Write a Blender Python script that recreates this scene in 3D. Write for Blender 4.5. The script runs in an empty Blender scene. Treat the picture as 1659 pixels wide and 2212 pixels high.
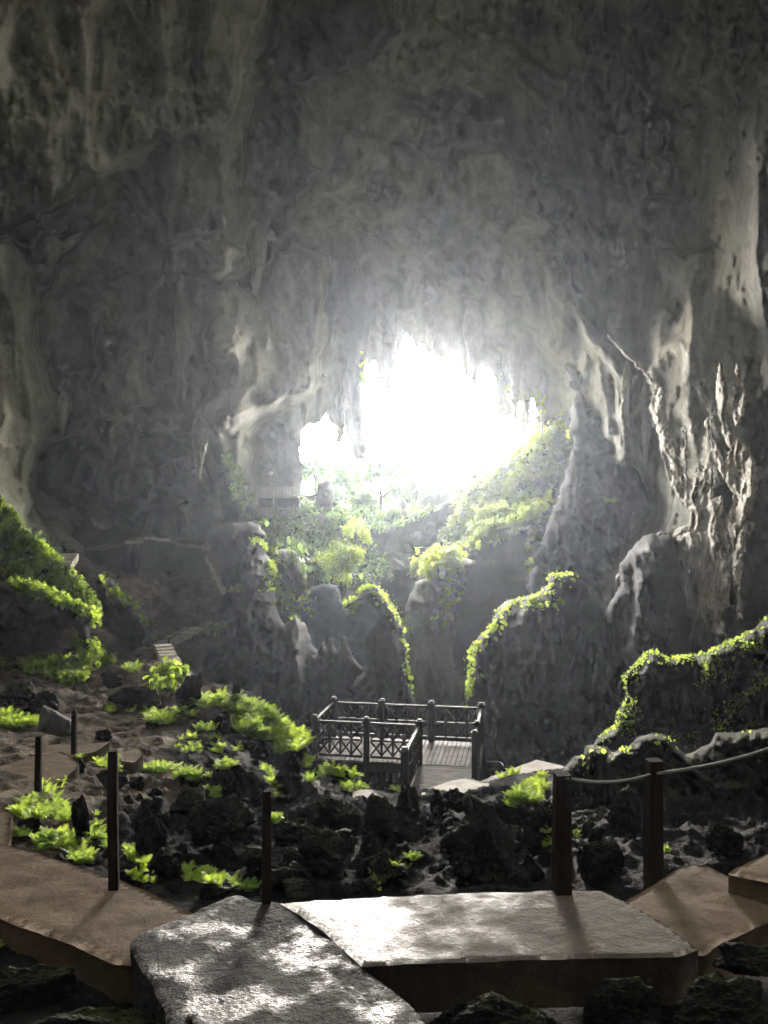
import bpy, math, random
import numpy as np
from mathutils import Vector, Matrix
from mathutils.bvhtree import BVHTree
PI = math.pi
S = bpy.context.scene
COL = S.collection
F_, U0, V0 = 1789.0, 829.5, 1106.0          # pinhole of the photograph (photo scaled to 1659 x 2212)

def P(u, v, Y):                             # sight line through (u, v) at distance Y -> point in metres
    return np.stack([(np.asarray(u, float)-U0)/F_*Y, np.asarray(Y, float)+0*np.asarray(u, float), -(np.asarray(v, float)-V0)/F_*Y], -1)
def p3(u, v, Y): return Vector(((u-U0)/F_*Y, Y, -(v-V0)/F_*Y))
def onz(u, v, z): return p3(u, v, -z*F_/(v-V0))   # point of height z seen at (u, v)

# ------------------------------------------------------------------ noise
def _hash(ix, iy, iz, seed):
    h = (ix.astype(np.int64)*374761393 + iy.astype(np.int64)*668265263 + iz.astype(np.int64)*2147483647 + seed*974634777) & 0xffffffff
    h = ((h ^ (h >> 13))*1274126177) & 0xffffffff
    h = ((h ^ (h >> 16))*2246822519) & 0xffffffff
    return h ^ (h >> 15)
_G = np.random.RandomState(5).normal(size=(256, 3)); _G /= np.linalg.norm(_G, axis=1)[:, None]
def pn(p, seed=0):
    f = np.floor(p); i = f.astype(np.int64); r = p-f; w = r*r*r*(r*(r*6-15)+10); out = 0
    for a in (0, 1):
        for b in (0, 1):
            for c in (0, 1):
                g = _G[_hash(i[:, 0]+a, i[:, 1]+b, i[:, 2]+c, seed) & 255]
                d = g[:, 0]*(r[:, 0]-a)+g[:, 1]*(r[:, 1]-b)+g[:, 2]*(r[:, 2]-c)
                out = out + d*(w[:, 0] if a else 1-w[:, 0])*(w[:, 1] if b else 1-w[:, 1])*(w[:, 2] if c else 1-w[:, 2])
    return out*1.6
def fbm(p, o=4, seed=0, g=.5, l=2.03):
    s, a, q = 0, 1., p.copy()
    for k in range(o): s = s+a*pn(q, seed+k); q = q*l+7.3; a *= g
    return s
def ridge(p, o=4, seed=0, g=.5, l=2.1):
    s, a, q = 0, 1., p.copy()
    for k in range(o): s = s+a*(1-2.2*np.abs(pn(q, seed+k)))**2*np.sign(1); q = q*l+3.1; a *= g
    return s-1
def cells(p, seed=0):                        # F1 of a cellular noise
    f = np.floor(p).astype(np.int64); best = np.full(len(p), 9.); second = np.full(len(p), 9.)
    for a in (-1, 0, 1):
        for b in (-1, 0, 1):
            for c in (-1, 0, 1):
                h = _hash(f[:, 0]+a, f[:, 1]+b, f[:, 2]+c, seed)
                q = np.stack([f[:, 0]+a+(h & 1023)/1023., f[:, 1]+b+((h >> 10) & 1023)/1023., f[:, 2]+c+((h >> 20) & 1023)/1023.], -1)
                d = np.linalg.norm(p-q, axis=1); m = d < best
                second = np.where(m, best, np.minimum(second, d)); best = np.where(m, d, best)
    return best, second

class RBF:
    def __init__(s, pts, val, c=.03, sm=1e-4):
        s.p = np.asarray(pts, float); s.c = c; s.m = float(np.mean(val))
        A = s.k(s.p); A += np.eye(len(A))*sm
        s.w = np.linalg.solve(A, np.asarray(val, float)-s.m)
    def k(s, q):
        return -np.sqrt(((q[:, None, :]-s.p[None])**2).sum(-1)+s.c**2)+6.
    def __call__(s, q):
        out = np.empty(len(q))
        for i in range(0, len(q), 20000): out[i:i+20000] = s.k(q[i:i+20000])@s.w+s.m
        return out

def inpoly(u, v, poly):
    poly = np.asarray(poly, float); ins = np.zeros(u.shape, bool); n = len(poly)
    for i in range(n):
        x1, y1 = poly[i]; x2, y2 = poly[(i+1) % n]
        if y1 == y2: continue
        c = ((y1 > v) != (y2 > v)) & (u < (x2-x1)*(v-y1)/(y2-y1)+x1); ins ^= c
    return ins
def neardist(u, v, poly):
    poly = np.asarray(poly, float); n = len(poly); bd = np.full(u.shape, 1e9); bx = u.copy(); by = v.copy()
    for i in range(n):
        a = poly[i]; d = poly[(i+1) % n]-a; L = (d**2).sum()+1e-9
        t = np.clip(((u-a[0])*d[0]+(v-a[1])*d[1])/L, 0, 1); x = a[0]+t*d[0]; y = a[1]+t*d[1]
        q = (u-x)**2+(v-y)**2; m = q < bd; bd = np.where(m, q, bd); bx = np.where(m, x, bx); by = np.where(m, y, by)
    return np.sqrt(bd), bx, by
def rough(poly, amp, step, seed, closed=True, q0=3.):       # break a traced outline up like eroded rock
    poly = np.asarray(poly, float); out = []
    n = len(poly)
    for i in range(n if closed else n-1):
        a = poly[i]; b = poly[(i+1) % n]; L = np.linalg.norm(b-a); k = max(1, int(L/step))
        for j in range(k): out.append(a+(b-a)*j/k)
    out = np.array(out); q = np.c_[out/(step*q0), np.full(len(out), seed*1.7)]
    out[:, 0] += amp*fbm(q, 3, seed, .7); out[:, 1] += amp*fbm(q+31, 3, seed+9, .7)
    return out

# ------------------------------------------------------------------ objects
def mesh_obj(name, V, Fc, mat, parent=None, smooth=True, loc=None):
    me = bpy.data.meshes.new(name)
    V = np.asarray(V, np.float32)
    if isinstance(Fc, np.ndarray):
        k = Fc.shape[1]; me.vertices.add(len(V)); me.vertices.foreach_set('co', V.ravel())
        me.loops.add(Fc.size); me.loops.foreach_set('vertex_index', Fc.ravel().astype(np.int32))
        me.polygons.add(len(Fc)); me.polygons.foreach_set('loop_start', np.arange(0, Fc.size, k, dtype=np.int32))
        me.polygons.foreach_set('loop_total', np.full(len(Fc), k, np.int32))
        me.update(calc_edges=True); me.validate()
    else:
        me.from_pydata([tuple(map(float, x)) for x in V], [], Fc); me.update()
    me.polygons.foreach_set('use_smooth', np.full(len(me.polygons), smooth))
    me.materials.append(mat)
    o = bpy.data.objects.new(name, me); COL.objects.link(o)
    if parent: o.parent = parent
    if loc is not None: o.location = loc
    return o
def tag(o, label=None, cat=None, group=None, kind=None):
    for k, x in (('label', label), ('category', cat), ('group', group), ('kind', kind)):
        if x: o[k] = x
    return o
def empty(name, loc=(0, 0, 0), rz=0):
    o = bpy.data.objects.new(name, None); COL.objects.link(o); o.location = loc; o.rotation_euler = (0, 0, rz); return o

class MB:
    def __init__(s): s.v = []; s.f = []
    def add(s, V, Fc):
        n = len(s.v); s.v += [tuple(x) for x in V]; s.f += [tuple(i+n for i in f) for f in Fc]
    def box(s, a, b, ax=None, o=None, bev=0.0):
        """box a..b (local), optional frame (ex,ey,ez) at o"""
        x0, y0, z0 = a; x1, y1, z1 = b
        t = min(bev, (x1-x0)/2.5, (y1-y0)/2.5, (z1-z0)/2.5)
        if t <= 0:
            V = [(x, y, z) for z in (z0, z1) for y in (y0, y1) for x in (x0, x1)]
            Fc = [(0, 2, 3, 1), (4, 5, 7, 6), (0, 1, 5, 4), (2, 6, 7, 3), (0, 4, 6, 2), (1, 3, 7, 5)]
        else:
            V = []; idx = {}
            for sx in (0, 1):
                for sy in (0, 1):
                    for sz in (0, 1):
                        c = (x1 if sx else x0, y1 if sy else y0, z1 if sz else z0)
                        d = (-t if sx else t, -t if sy else t, -t if sz else t)
                        for k in range(3):
                            q = [c[i]+(0 if i == k else d[i]) for i in range(3)]
                            idx[(sx, sy, sz, k)] = len(V); V.append(tuple(q))
            I = idx; Fc = []
            for k in range(3):
                i, j = [(1, 2), (2, 0), (0, 1)][k]
                for sgn in (0, 1):
                    def key(p, q):
                        c = [0, 0, 0]; c[k] = sgn; c[i] = p; c[j] = q; return I[(c[0], c[1], c[2], k)]
                    f = [key(0, 0), key(1, 0), key(1, 1), key(0, 1)]
                    Fc.append(tuple(f if sgn else f[::-1]))
            for k in range(3):                       # edge bevels along axis k
                i, j = [(1, 2), (2, 0), (0, 1)][k]
                for p in (0, 1):
                    for q in (0, 1):
                        def kk(e, ax_):
                            c = [0, 0, 0]; c[k] = e; c[i] = p; c[j] = q; return I[(c[0], c[1], c[2], ax_)]
                        f = [kk(0, i), kk(0, j), kk(1, j), kk(1, i)]
                        Fc.append(tuple(f if (p ^ q) == 0 else f[::-1]))
            for sx in (0, 1):
                for sy in (0, 1):
                    for sz in (0, 1):
                        f = [I[(sx, sy, sz, 0)], I[(sx, sy, sz, 1)], I[(sx, sy, sz, 2)]]
                        Fc.append(tuple(f if (sx+sy+sz) % 2 else f[::-1]))
        if ax:
            V = [tuple(o+ax[0]*x+ax[1]*y+ax[2]*z) for x, y, z in V]
        s.add(V, Fc)
    def beam(s, a, b, w, h, up=Vector((0, 0, 1)), bev=0.0):
        a = Vector(a); b = Vector(b); ez = (b-a); L = ez.length; ez.normalize()
        ex = ez.cross(up)
        if ex.length < 1e-4: ex = ez.cross(Vector((0, 1, 0)))
        ex.normalize(); ey = ex.cross(ez)
        s.box((-w/2, -h/2, 0), (w/2, h/2, L), (ex, ey, ez), a, bev)
    def tube(s, pts, r, n=8):
        pts = [Vector(p) for p in pts]; rings = []
        rr = r if isinstance(r, (list, tuple)) else [r]*len(pts)
        for i, p in enumerate(pts):
            t = (pts[min(i+1, len(pts)-1)]-pts[max(i-1, 0)]).normalized()
            a = t.cross(Vector((0, 0, 1)))
            if a.length < .05: a = t.cross(Vector((0, 1, 0)))
            a.normalize(); b = t.cross(a)
            rings.append([p+(a*math.cos(2*PI*k/n)+b*math.sin(2*PI*k/n))*rr[i] for k in range(n)])
        V = [q for rg in rings for q in rg]; Fc = []
        for i in range(len(pts)-1):
            for k in range(n): Fc.append((i*n+k, i*n+(k+1) % n, (i+1)*n+(k+1) % n, (i+1)*n+k))
        Fc.append(tuple(range(n-1, -1, -1))); Fc.append(tuple((len(pts)-1)*n+k for k in range(n)))
        s.add(V, Fc)
    def build(s, name, mat, parent=None, smooth=False):
        return mesh_obj(name, s.v, s.f, mat, parent, smooth)

# ------------------------------------------------------------------ materials
def mat(name):
    m = bpy.data.materials.new(name); m.use_nodes = True; nt = m.node_tree; nt.nodes.clear()
    out = nt.nodes.new('ShaderNodeOutputMaterial')
    return m, nt, out
def N(nt, t, **kw):
    n = nt.nodes.new(t)
    for k, x in kw.items():
        if k in n.inputs: n.inputs[k].default_value = x
        else: setattr(n, k, x)
    return n
def ramp(nt, stops, fac):
    r = nt.nodes.new('ShaderNodeValToRGB'); e = r.color_ramp.elements
    while len(e) < len(stops): e.new(.5)
    for i, (p, c) in enumerate(stops):
        e[i].position = p; e[i].color = (*c, 1) if len(c) == 3 else c
    nt.links.new(fac, r.inputs[0]); return r
def coords(nt, sc=(1, 1, 1)):
    tc = nt.nodes.new('ShaderNodeTexCoord'); mp = nt.nodes.new('ShaderNodeMapping'); mp.inputs['Scale'].default_value = sc
    nt.links.new(tc.outputs['Object'], mp.inputs[0]); return mp.outputs[0]
def noise(nt, co, s, d=8, r=.6, dist=0.):
    n = N(nt, 'ShaderNodeTexNoise'); n.inputs['Scale'].default_value = s; n.inputs['Detail'].default_value = d
    n.inputs['Roughness'].default_value = r; n.inputs['Distortion'].default_value = dist
    nt.links.new(co, n.inputs['Vector']); return n.outputs[0]
def mixc(nt, a, b, f, mode='MIX'):
    m = nt.nodes.new('ShaderNodeMix'); m.data_type = 'RGBA'; m.blend_type = mode
    for x, i in ((f, 0), (a, 6), (b, 7)):
        if hasattr(x, 'links'): nt.links.new(x, m.inputs[i])
        else: m.inputs[i].default_value = x if i == 0 else (*x, 1)
    return m.outputs[2]
def rock_mat(name, c1, c2, c3, s=.3, bump=.5, bscale=1.5, ro=(.75, .95), vert=1., moss=None, spec=.3):
    m, nt, out = mat(name); co = coords(nt, (1, .4 if vert < 1 else 1, vert))
    n1 = noise(nt, co, s, 9, .62); n2 = noise(nt, co, s*7, 8, .65); n3 = noise(nt, co, s*.35, 4, .5)
    r = ramp(nt, [(.40, c1), (.49, c2), (.60, c3)], n1)
    r2 = ramp(nt, [(.3, (.45, .45, .45)), (.6, (1, 1, 1))], n2)
    c = mixc(nt, r.outputs[0], r2.outputs[0], .8, 'MULTIPLY')
    r3 = ramp(nt, [(.38, (.6, .6, .62)), (.55, (1, 1, 1))], n3)
    c = mixc(nt, c, r3.outputs[0], 1., 'MULTIPLY')
    if moss:
        g = nt.nodes.new('ShaderNodeNewGeometry'); sp = nt.nodes.new('ShaderNodeSeparateXYZ'); nt.links.new(g.outputs['Normal'], sp.inputs[0])
        ma = nt.nodes.new('ShaderNodeMath'); ma.operation = 'MULTIPLY'; nt.links.new(sp.outputs[2], ma.inputs[0]); nt.links.new(n1, ma.inputs[1])
        rm = ramp(nt, [(.36, (0, 0, 0)), (.48, (1, 1, 1))], ma.outputs[0])
        c = mixc(nt, c, moss, rm.outputs[0])
    b = nt.nodes.new('ShaderNodeBsdfPrincipled'); nt.links.new(c, b.inputs['Base Color'])
    rr = nt.nodes.new('ShaderNodeMapRange'); nt.links.new(n2, rr.inputs[0]); rr.inputs[1].default_value = .35; rr.inputs[2].default_value = .65
    rr.inputs[3].default_value = ro[0]; rr.inputs[4].default_value = ro[1]; nt.links.new(rr.outputs[0], b.inputs['Roughness'])
    b.inputs['Specular IOR Level'].default_value = spec
    nb = noise(nt, co, bscale, 10, .7); vo = nt.nodes.new('ShaderNodeTexVoronoi'); vo.inputs['Scale'].default_value = bscale*1.3; nt.links.new(co, vo.inputs['Vector'])
    ad = nt.nodes.new('ShaderNodeMath'); ad.operation = 'MULTIPLY_ADD'; nt.links.new(vo.outputs[0], ad.inputs[0]); ad.inputs[1].default_value = .35; nt.links.new(nb, ad.inputs[2])
    bp = nt.nodes.new('ShaderNodeBump'); bp.inputs['Strength'].default_value = bump; bp.inputs['Distance'].default_value = .6/bscale
    nt.links.new(ad.outputs[0], bp.inputs['Height']); nt.links.new(bp.outputs[0], b.inputs['Normal'])
    nt.links.new(b.outputs[0], out.inputs[0]); return m
def leaf_mat(name, c1, c2, tr=.68, s=3.):
    m, nt, out = mat(name); co = coords(nt); n = noise(nt, co, s, 3, .6)
    r = ramp(nt, [(.35, c1), (.65, c2)], n)
    d = nt.nodes.new('ShaderNodeBsdfPrincipled'); d.inputs['Roughness'].default_value = .5; nt.links.new(r.outputs[0], d.inputs['Base Color'])
    t = nt.nodes.new('ShaderNodeBsdfTranslucent'); h = nt.nodes.new('ShaderNodeHueSaturation'); h.inputs['Value'].default_value = 2.6; h.inputs['Saturation'].default_value = 1.; h.inputs['Hue'].default_value = .485
    nt.links.new(r.outputs[0], h.inputs['Color']); nt.links.new(h.outputs[0], t.inputs['Color'])
    mx = nt.nodes.new('ShaderNodeMixShader'); mx.inputs[0].default_value = tr; nt.links.new(d.outputs[0], mx.inputs[1]); nt.links.new(t.outputs[0], mx.inputs[2])
    nt.links.new(mx.outputs[0], out.inputs[0]); return m
def simple_mat(name, c1, c2, ro=.6, s=6, bump=.2, bs=20, sc=(1, 1, 1), spec=.5):
    m, nt, out = mat(name); co = coords(nt, sc); n = noise(nt, co, s, 6, .65)
    r = ramp(nt, [(.35, c1), (.65, c2)], n); b = nt.nodes.new('ShaderNodeBsdfPrincipled')
    nt.links.new(r.outputs[0], b.inputs['Base Color']); b.inputs['Roughness'].default_value = ro; b.inputs['Specular IOR Level'].default_value = spec
    nb = noise(nt, co, bs, 6, .6); bp = nt.nodes.new('ShaderNodeBump'); bp.inputs['Strength'].default_value = bump; bp.inputs['Distance'].default_value = .02
    nt.links.new(nb, bp.inputs['Height']); nt.links.new(bp.outputs[0], b.inputs['Normal']); nt.links.new(b.outputs[0], out.inputs[0]); return m
def wet_mat(name, c1, c2, r_wet, r_dry, s_wet, bscale, bump, wet=(.42, .55), gx_=None, spec=.5, lump=3., ls=.12, bd=.012):
    """old concrete, wet in patches: the roughness follows the patches"""
    m, nt, out = mat(name); co = coords(nt); n = noise(nt, co, 5, 8, .7); r = ramp(nt, [(.3, c1), (.7, c2)], n)
    w = noise(nt, co, s_wet, 9, .62)
    if gx_:                                  # roughness mask shifts with x: smoother left of gx_, rougher right
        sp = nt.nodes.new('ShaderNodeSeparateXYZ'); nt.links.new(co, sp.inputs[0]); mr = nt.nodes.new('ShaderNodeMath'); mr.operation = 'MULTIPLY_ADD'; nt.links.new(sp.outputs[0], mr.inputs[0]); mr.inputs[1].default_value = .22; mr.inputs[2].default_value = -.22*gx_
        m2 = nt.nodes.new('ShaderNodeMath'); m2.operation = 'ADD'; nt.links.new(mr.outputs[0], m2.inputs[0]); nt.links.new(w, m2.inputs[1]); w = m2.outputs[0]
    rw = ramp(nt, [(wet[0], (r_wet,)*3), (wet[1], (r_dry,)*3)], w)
    b = nt.nodes.new('ShaderNodeBsdfPrincipled'); nt.links.new(r.outputs[0], b.inputs['Base Color']); nt.links.new(rw.outputs[0], b.inputs['Roughness']); b.inputs['Specular IOR Level'].default_value = spec
    nb = noise(nt, co, bscale, 5, .6); n2 = noise(nt, co, bscale*ls, 5, .65)
    ad = nt.nodes.new('ShaderNodeMath'); ad.operation = 'MULTIPLY_ADD'; nt.links.new(n2, ad.inputs[0]); ad.inputs[1].default_value = lump; nt.links.new(nb, ad.inputs[2])
    bp = nt.nodes.new('ShaderNodeBump'); bp.inputs['Strength'].default_value = bump; bp.inputs['Distance'].default_value = bd
    nt.links.new(ad.outputs[0], bp.inputs['Height']); nt.links.new(bp.outputs[0], b.inputs['Normal']); nt.links.new(b.outputs[0], out.inputs[0]); return m

M = {}
M['wall'] = rock_mat('cave limestone', (.14, .145, .12), (.42, .415, .32), (.60, .585, .45), s=.085, bump=1., bscale=.9, vert=.45)
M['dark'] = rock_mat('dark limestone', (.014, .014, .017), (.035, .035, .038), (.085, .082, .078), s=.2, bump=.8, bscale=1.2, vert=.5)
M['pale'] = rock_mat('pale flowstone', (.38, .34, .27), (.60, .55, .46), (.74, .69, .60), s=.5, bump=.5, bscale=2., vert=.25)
M['rear'] = rock_mat('pale fill bounce limestone', (.30, .29, .24), (.42, .41, .34), (.52, .50, .42), s=.1, bump=.3, bscale=.9)  # pale tone set to bounce fill light onto walls facing the viewpoint
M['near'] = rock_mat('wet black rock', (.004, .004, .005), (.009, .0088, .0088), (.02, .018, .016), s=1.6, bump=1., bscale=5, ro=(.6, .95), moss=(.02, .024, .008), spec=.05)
M['earth'] = rock_mat('damp cave earth', (.05, .042, .036), (.10, .08, .064), (.15, .12, .095), s=.5, bump=.7, bscale=4, ro=(.6, .92), spec=.15)
def ground_mat():
    m, nt, out = mat('cave floor'); co = coords(nt); sp = nt.nodes.new('ShaderNodeSeparateXYZ'); nt.links.new(co, sp.inputs[0])
    n0 = noise(nt, co, .35, 6, .6); n1 = noise(nt, co, 1.6, 9, .65); n2 = noise(nt, co, 9., 8, .7)
    def ma(op, a, b=None, c=None):
        q = nt.nodes.new('ShaderNodeMath'); q.operation = op
        for i, x in enumerate((a, b, c)):
            if x is None: continue
            if hasattr(x, 'links'): nt.links.new(x, q.inputs[i])
            else: q.inputs[i].default_value = x
        return q.outputs[0]
    x, y = sp.outputs[0], sp.outputs[1]
    t = ma('MULTIPLY_ADD', n0, 9., ma('ADD', x, ma('MULTIPLY', ma('MAXIMUM', ma('SUBTRACT', y, 12.), 0.), .12)))     # bare black limestone right of the earth clearing
    cl = nt.nodes.new('ShaderNodeMapRange'); nt.links.new(t, cl.inputs[0]); cl.inputs[1].default_value = -.2; cl.inputs[2].default_value = 1.6
    far = nt.nodes.new('ShaderNodeMapRange'); nt.links.new(y, far.inputs[0]); far.inputs[1].default_value = 66; far.inputs[2].default_value = 72
    earth = ramp(nt, [(.36, (.035, .028, .022)), (.5, (.10, .078, .058)), (.64, (.17, .135, .10))], n1).outputs[0]
    rock = ramp(nt, [(.36, (.005, .005, .006)), (.52, (.010, .0095, .0095)), (.68, (.022, .02, .018))], n1).outputs[0]
    scree = ramp(nt, [(.36, (.05, .06, .03)), (.46, (.08, .085, .05)), (.56, (.06, .08, .028)), (.68, (.17, .13, .09))], n0).outputs[0]
    c = mixc(nt, earth, rock, cl.outputs[0]); c = mixc(nt, c, scree, far.outputs[0])
    r2 = ramp(nt, [(.3, (.5, .5, .5)), (.6, (1, 1, 1))], n2); c = mixc(nt, c, r2.outputs[0], .8, 'MULTIPLY')
    b = nt.nodes.new('ShaderNodeBsdfPrincipled'); nt.links.new(c, b.inputs['Base Color']); b.inputs['Specular IOR Level'].default_value = .03
    rr = nt.nodes.new('ShaderNodeMapRange'); nt.links.new(n0, rr.inputs[0]); rr.inputs[1].default_value = .42; rr.inputs[2].default_value = .58; rr.inputs[3].default_value = .75; rr.inputs[4].default_value = 1.; nt.links.new(rr.outputs[0], b.inputs['Roughness'])
    bp = nt.nodes.new('ShaderNodeBump'); bp.inputs['Strength'].default_value = .9; bp.inputs['Distance'].default_value = .12; nt.links.new(ma('MULTIPLY_ADD', n1, 2., n2), bp.inputs['Height']); nt.links.new(bp.outputs[0], b.inputs['Normal'])
    nt.links.new(b.outputs[0], out.inputs[0]); return m
M['ground'] = ground_mat()
M['leaf'] = leaf_mat('fern leaf', (.08, .14, .02), (.24, .33, .035), s=.9)
M['vine'] = leaf_mat('vine leaf', (.10, .16, .03), (.24, .32, .05), s=1.2)
M['bush'] = leaf_mat('bush leaf', (.07, .12, .04), (.15, .23, .06), .5, .6)
M['slope'] = leaf_mat('slope leaf', (.13, .19, .045), (.36, .43, .07), .68, .35)
M['pit'] = rock_mat('pit rock with painted blue veil', (.12, .18, .22), (.16, .22, .27), (.2, .26, .3), s=.2, bump=.5, bscale=1.2)  # bluish veil of light over the pit is painted into this rock colour
M['bark'] = simple_mat('bark', (.06, .05, .04), (.14, .11, .09), .9)
M['conc'] = wet_mat('brown concrete', (.062, .044, .029), (.118, .086, .058), .8, .95, .8, 60, .5, spec=.04)
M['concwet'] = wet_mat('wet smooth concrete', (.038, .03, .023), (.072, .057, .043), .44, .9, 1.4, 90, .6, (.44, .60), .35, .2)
M['mud'] = wet_mat('wet rough concrete', (.008, .0075, .007), (.034, .029, .025), .3, .85, 3.2, 75, 1., (.40, .52), None, .13, 3.2, .33, .03)
M['timber'] = simple_mat('weathered black timber', (.012, .0115, .012), (.03, .027, .026), .65, 4, .4, 30, (1, 1, .3), .1)
M['deck'] = simple_mat('worn deck boards', (.055, .043, .036), (.115, .093, .076), .75, 3, .4, 25, spec=.2)
M['post'] = simple_mat('red brown post timber', (.004, .0025, .002), (.010, .006, .005), .9, 5, .5, 30, (1, 1, .15), .03)
M['rope'] = simple_mat('grey rope', (.035, .032, .03), (.07, .065, .06), .8, 20, .5, 60)
M['farwood'] = simple_mat('pale painted rail', (.45, .42, .38), (.6, .57, .52), .6)
M['steps'] = simple_mat('dusty stone steps', (.26, .23, .19), (.42, .38, .32), .85, 2, .4, 8)
M['glass'] = simple_mat('white lamp globe', (.7, .7, .7), (.8, .8, .8), .3)

# ------------------------------------------------------------------ terrain (one sheet, polar grid round the viewpoint)
G = []
def gu(u, v, Y): G.append(((u-U0)/F_*Y, Y, -(v-V0)/F_*Y))
def gx(x, y, z): G.append((x, y, z))
for t in [(0, .8, -1.9), (0, 3, -2.9), (-3, 3.5, -3.2), (3, 3.5, -3.2), (-1.6, 5, -3.05), (1.5, 4.6, -3.05), (0, 6.2, -3.25), (-3, 6.2, -2.95), (3, 7, -3.45), (2.6, 5, -3.15),
          (-6, 6, -2.9), (6, 6, -3.3), (-12, 10, -3.2), (-2.2, 20.2, -6.6), (0, 20.4, -6.95), (2, 20.5, -6.9), (0, 23, -8.6), (-1.7, 23.5, -8.4), (3, 23.5, -8.5), (4, 21, -6.8),
          (0, 27, -15), (4, 28, -15), (-4, 30, -16), (0, 36, -26), (8, 34, -24), (0, 46, -30), (12, 46, -30), (-6, 50, -27), (0, 58, -26), (14, 58, -26), (8, 66, -20), (-8, 56, -24), (-6, 42, -22), (-8.5, 46, -18),
          (0, 120, -1.5), (-25, 115, 0), (25, 115, 6), (0, 160, 0), (60, 160, 12), (-60, 160, 8), (0, 230, 3), (-90, 90, 5), (90, 90, 10), (40, 60, -6), (30, 30, -5), (-30, 20, -3), (-30, 45, -3), (30, 8, -3),
          (-20, -20, -3), (20, -20, -3), (0, -40, -3), (-60, -40, -3), (60, -40, -3)]: gx(*t)
for t in [(400, 1850, 8), (700, 1840, 8.4), (1000, 1830, 8.6), (1200, 1790, 10), (330, 1780, 10), (620, 1775, 11), (900, 1760, 12), (1080, 1740, 14), (500, 1720, 13.5), (300, 1715, 12), (700, 1735, 16), (900, 1715, 18), (1050, 1700, 19.5),
          (60, 1760, 9.8), (180, 1700, 11.5), (60, 1665, 13), (200, 1655, 14.5), (400, 1645, 16.5), (560, 1650, 18), (640, 1660, 19), (500, 1590, 20), (350, 1590, 20), (200, 1600, 18.5), (50, 1600, 18), (650, 1600, 22.5), (600, 1560, 25.5), (520, 1545, 27),
          (350, 1540, 24.5), (150, 1540, 24), (20, 1540, 23), (450, 1500, 30.5), (250, 1490, 32), (60, 1490, 32), (420, 1455, 38), (300, 1440, 40), (180, 1425, 42), (20, 1420, 40), (400, 1430, 43),
          (330, 1400, 48), (380, 1375, 51), (450, 1358, 54), (500, 1352, 56), (250, 1380, 50), (320, 1330, 58), (420, 1320, 61), (260, 1290, 60), (350, 1240, 68), (250, 1220, 68), (450, 1230, 70), (480, 1280, 65),
          (150, 1195, 66), (80, 1230, 58), (300, 1170, 78), (400, 1175, 80), (470, 1185, 80), (120, 1150, 78), (250, 1140, 90), (400, 1130, 92), (520, 1125, 88), (560, 1105, 92),
          (600, 1140, 86), (640, 1090, 96), (700, 1110, 94), (700, 1180, 84), (700, 1262, 74), (780, 1120, 96), (850, 1122, 98), (870, 1180, 88), (860, 1255, 76), (950, 1190, 84), (1010, 1190, 82), (1000, 1100, 91), (1070, 1150, 82), (1060, 1040, 95), (1130, 980, 96), (1210, 915, 95),
          (1200, 1000, 90), (1150, 1100, 85), (1110, 1190, 77), (990, 1270, 74), (600, 1240, 76), (1235, 960, 90),
          (1250, 1665, 20.5), (1150, 1680, 20), (1320, 1640, 22), (1300, 1700, 14), (1500, 1780, 10), (1620, 1760, 10.5), (1400, 1660, 19), (1600, 1640, 18), (1659, 1860, 7.8), (1450, 1860, 7.6)]: gu(*t)
G = np.array(G)
def pol(x, y): r = np.sqrt(x*x+y*y); return np.stack([np.arctan2(x, y)*1.1, np.log(np.maximum(r, .5))*.8], -1)
gr = RBF(pol(G[:, 0], G[:, 1]), G[:, 2], .02, 1e-3)
azf = np.radians(np.arange(-30, 30.01, .13)); azc = np.radians(np.r_[np.arange(-180, -30, 3.), []]); azd = np.radians(np.arange(33, 180.1, 3.))
az = np.r_[azc, azf, azd]
lr = np.r_[np.linspace(math.log(1.), math.log(3.2), 12)[:-1], np.linspace(math.log(3.2), math.log(118), 560), np.linspace(math.log(118), math.log(235), 30)[1:]]
A, R = np.meshgrid(az, np.exp(lr)); gxs = (np.sin(A)*R).ravel(); gys = (np.cos(A)*R).ravel()
gz = gr(pol(gxs, gys))
pp = np.c_[gxs, gys, gz]
rr_ = np.hypot(gxs, gys)
amp = np.clip(rr_*.035, .05, 2.2)
sl = np.clip((rr_-40)/30, 0, 1)
gz = gz+amp*(fbm(pp/np.array([3, 3, 3])*1.0, 5, 3, .55)*.30*(1-sl)+sl*(fbm(pp/7., 5, 13, .55)*.9))
lump = ridge(pp*np.array([1.1, 1.1, .6]), 4, 21, .5)
mid = np.clip((rr_-6.2)/3, 0, 1)*np.clip((19-rr_)/5, 0, 1)*np.clip((gxs+5.+(rr_-8)*.05)/2, 0, 1)
gz = gz+lump*(.05+.13*mid)*np.clip(rr_/12, .3, 3)
nr, na = A.shape
idx = np.arange(nr*na).reshape(nr, na)
Fg = np.stack([idx[:-1, :-1], idx[:-1, 1:], idx[1:, 1:], idx[1:, :-1]], -1).reshape(-1, 4)[:, ::-1]
gv = np.c_[gxs, gys, gz]
ground = tag(mesh_obj('ground', gv, Fg, M['ground']), 'damp brown earth and rock floor of the cave falling into the pit', None, None, 'structure')

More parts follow.
